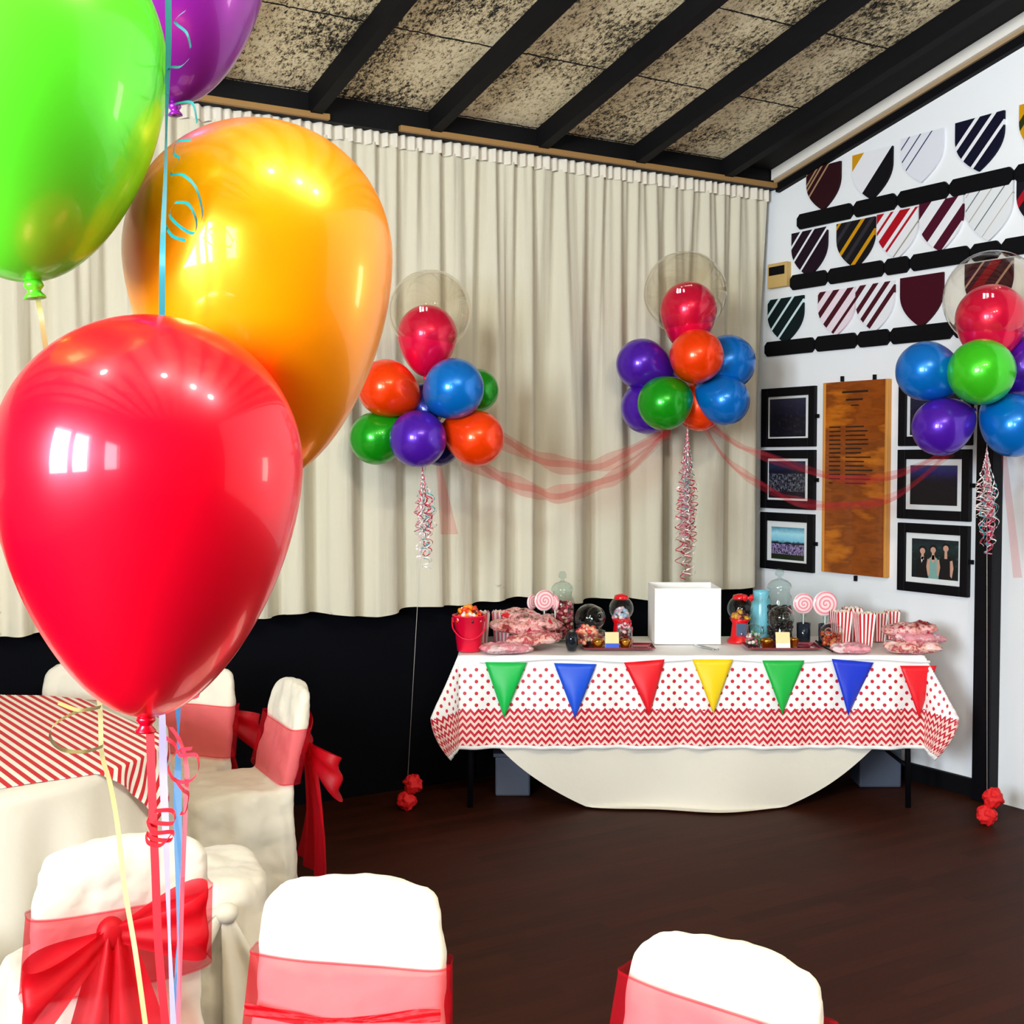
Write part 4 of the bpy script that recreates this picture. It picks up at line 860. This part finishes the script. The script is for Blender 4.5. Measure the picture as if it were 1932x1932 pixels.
def ovl(a, b, uv=False):
    u, v = (a*2-1)*AH, (b*2-1)*AH; 
    ca, sa = math.cos(-YAW+OVR), math.sin(-YAW+OVR); x, y = u*ca-v*sa, u*sa+v*ca
    if uv: return ((V((x, y, 0))).dot(SN2), v)
    rho = math.hypot(x, y)
    if rho <= TR+.01: return TC+V((x, y, .752+.001*math.sin(u*30)))
    e = rho-TR-.01; th = math.atan2(y, x); r = TR+.015+.03*min(1, e*8)+(.014*math.sin(th*26)+.01*math.sin(th*47))*min(1, e*7)
    return TC+V((r*math.cos(th), r*math.sin(th), .752-e))
OVR = math.radians(37)
tag(MB().grid(lambda a, b: ovl(a, b), 150, 150, False, lambda a, b: ovl(a, b, True)).build('striped_overlay', M['candy'], solid=.0015), 'red and white striped square overlay on the round table', 'tablecloth')
# ------------------------------------------------------------------ foreground ribbons
rib = {c: mat(c+' curling ribbon', h, .5, 0, Coat_Weight=.1) for c, h in (('red', 'E00018'), ('lilac', '8C80A8'), ('blue', '02507C'), ('turquoise', '007C84'), ('cream', '968A54'), ('pink', 'D82038'))}
def ribbon(label, col, pts, w_, d0=None, twist=0, coils=(), curve=None):
    r = thing('ribbon', label, 'ribbon', P(*pts[-1]), 0, 'hanging balloon ribbons'); q = bez([P(*p) for p in pts], 14)
    wf = w_ if callable(w_) else (lambda t: w_)
    MB().strip(q, wf, lambda t: RT*math.cos(twist*math.sin(t*6))+FW*math.sin(twist*math.sin(t*6)+.01)).build('strand', rib[col], r, True)
    for cpts in coils:
        q2 = bez([P(*p) for p in cpts], 12)
        MB().strip(q2, .0048, lambda t: (UP*.8+FW*.8+RT*.2)).build('curl', rib[col], r, True)
    return r
ribbon('red ribbon hanging straight down from the huge red balloon', 'red', [(283, 1372, 1.27), (287, 1500, 1.27), (293, 1640, 1.27), (300, 1800, 1.27), (318, 1990, 1.27)], .0085, coils=[
    [(292, 1530, 1.25), (325, 1530, 1.23), (328, 1552, 1.23), (300, 1553, 1.26), (278, 1545, 1.28), (290, 1570, 1.25), (325, 1570, 1.23), (322, 1585, 1.23), (290, 1583, 1.26), (276, 1572, 1.28), (280, 1590, 1.26), (305, 1594, 1.24), (326, 1570, 1.23)]])
ribbon('pale lilac ribbon running down beside the red one', 'lilac', [(300, 1200, 1.42), (306, 1350, 1.42), (308, 1460, 1.42), (314, 1600, 1.40), (320, 1780, 1.36), (330, 1990, 1.33)], lambda t: .003+.006*abs(math.sin(t*4.0)))
ribbon('blue ribbon twisting edge-on below the red balloon', 'blue', [(320, 640, 1.55), (330, 1200, 1.5), (336, 1340, 1.5), (336, 1420, 1.5), (335, 1520, 1.49), (338, 1700, 1.46), (334, 1820, 1.44), (332, 1990, 1.42)], lambda t: .0015+.0085*abs(math.sin(t*7.0+.6)))
ribbon('turquoise ribbon hanging at the top over the orange balloon edge', 'turquoise', [(317, -30, 1.30), (318, 80, 1.30), (316, 160, 1.30), (314, 230, 1.30), (312, 330, 1.30), (308, 430, 1.30), (306, 520, 1.30), (306, 640, 1.33)], lambda t: .0022+.0042*abs(math.cos(t*3.4)), coils=[
    [(350, 20, 1.28), (330, 40, 1.29), (352, 62, 1.27), (360, 90, 1.27)], [(356, 112, 1.27), (340, 126, 1.28), (318, 128, 1.3), (312, 150, 1.31), (318, 175, 1.3)],
    [(330, 196, 1.3), (362, 194, 1.28), (372, 232, 1.27)], [(360, 264, 1.27), (333, 268, 1.28), (328, 290, 1.29), (338, 300, 1.28), (322, 328, 1.3), (345, 330, 1.27), (370, 355, 1.26), (382, 400, 1.26), (378, 420, 1.27)],
    [(330, 382, 1.28), (355, 385, 1.27), (370, 415, 1.26), (366, 440, 1.27), (340, 428, 1.28), (320, 405, 1.3), (330, 382, 1.29)], [(312, 425, 1.31), (325, 445, 1.29), (350, 454, 1.28)]])
ribbon('cream ribbon curling in front of the striped cloth', 'cream', [(72, 566, 1.30), (84, 640, 1.30), (120, 900, 1.42), (170, 1200, 1.45), (188, 1330, 1.42), (192, 1420, 1.40), (208, 1480, 1.38), (222, 1560, 1.36), (236, 1680, 1.34), (256, 1800, 1.32), (282, 1990, 1.30)], .0055, coils=[
    [(110, 1326, 1.40), (150, 1340, 1.38), (190, 1334, 1.40), (140, 1345, 1.38), (100, 1370, 1.36), (96, 1395, 1.36), (120, 1415, 1.37), (160, 1418, 1.38), (194, 1408, 1.40)]])
ribbon('pink red ribbon with loose round curls right of the bunch', 'pink', [(322, 1372, 1.46), (340, 1400, 1.45), (352, 1450, 1.44), (350, 1530, 1.43), (345, 1650, 1.41), (340, 1800, 1.38), (334, 1990, 1.35)], .005, coils=[
    [(310, 1390, 1.44), (330, 1405, 1.43), (340, 1425, 1.42), (370, 1425, 1.41), (374, 1455, 1.41), (355, 1475, 1.42), (328, 1470, 1.43), (318, 1445, 1.44), (335, 1418, 1.43), (362, 1412, 1.42)],
    [(352, 1302, 1.44), (372, 1302, 1.43), (376, 1312, 1.43), (360, 1317, 1.44), (345, 1312, 1.45)], [(330, 1470, 1.43), (345, 1490, 1.42), (356, 1500, 1.43), (350, 1530, 1.43), (340, 1535, 1.43)]])
# ------------------------------------------------------------------ ceiling lamps
ml = mat('lamp glow', 'FFF2D8', .5); b = ml.node_tree.nodes['Principled BSDF']; b.inputs['Emission Color'].default_value = (1, .86, .62, 1); b.inputs['Emission Strength'].default_value = 260
for i, (X, d) in enumerate(((-1.15, .6), (.2, .55), (1.1, .6), (1.9, .7))):
    q = cd(X, d); cz = CZ(q.y); q.z = cz-.75; r = thing('ceiling_lamp', 'small hanging ceiling lamp above the viewer, outside the picture, number %s from the windows' % ORD[i], 'lamp', q, 0, 'ceiling lamps')
    MB().ball((0, 0, 0), .05, 20).build('bulb', ml, r); MB().lathe([(.03, .045), (.028, .1), (.01, .12), (.006, .76)], n=20, caps=False).build('shade', M['black'], r)
    l = bpy.data.lights.new('lamp_light', 'POINT'); l.energy = (28, 36, 90, 140)[i]; l.color = (1, .91, .76); l.shadow_soft_size = .06
    o = bpy.data.objects.new('lamp_light', l); C.objects.link(o); o.parent = r; o.location = (0, 0, -.06)
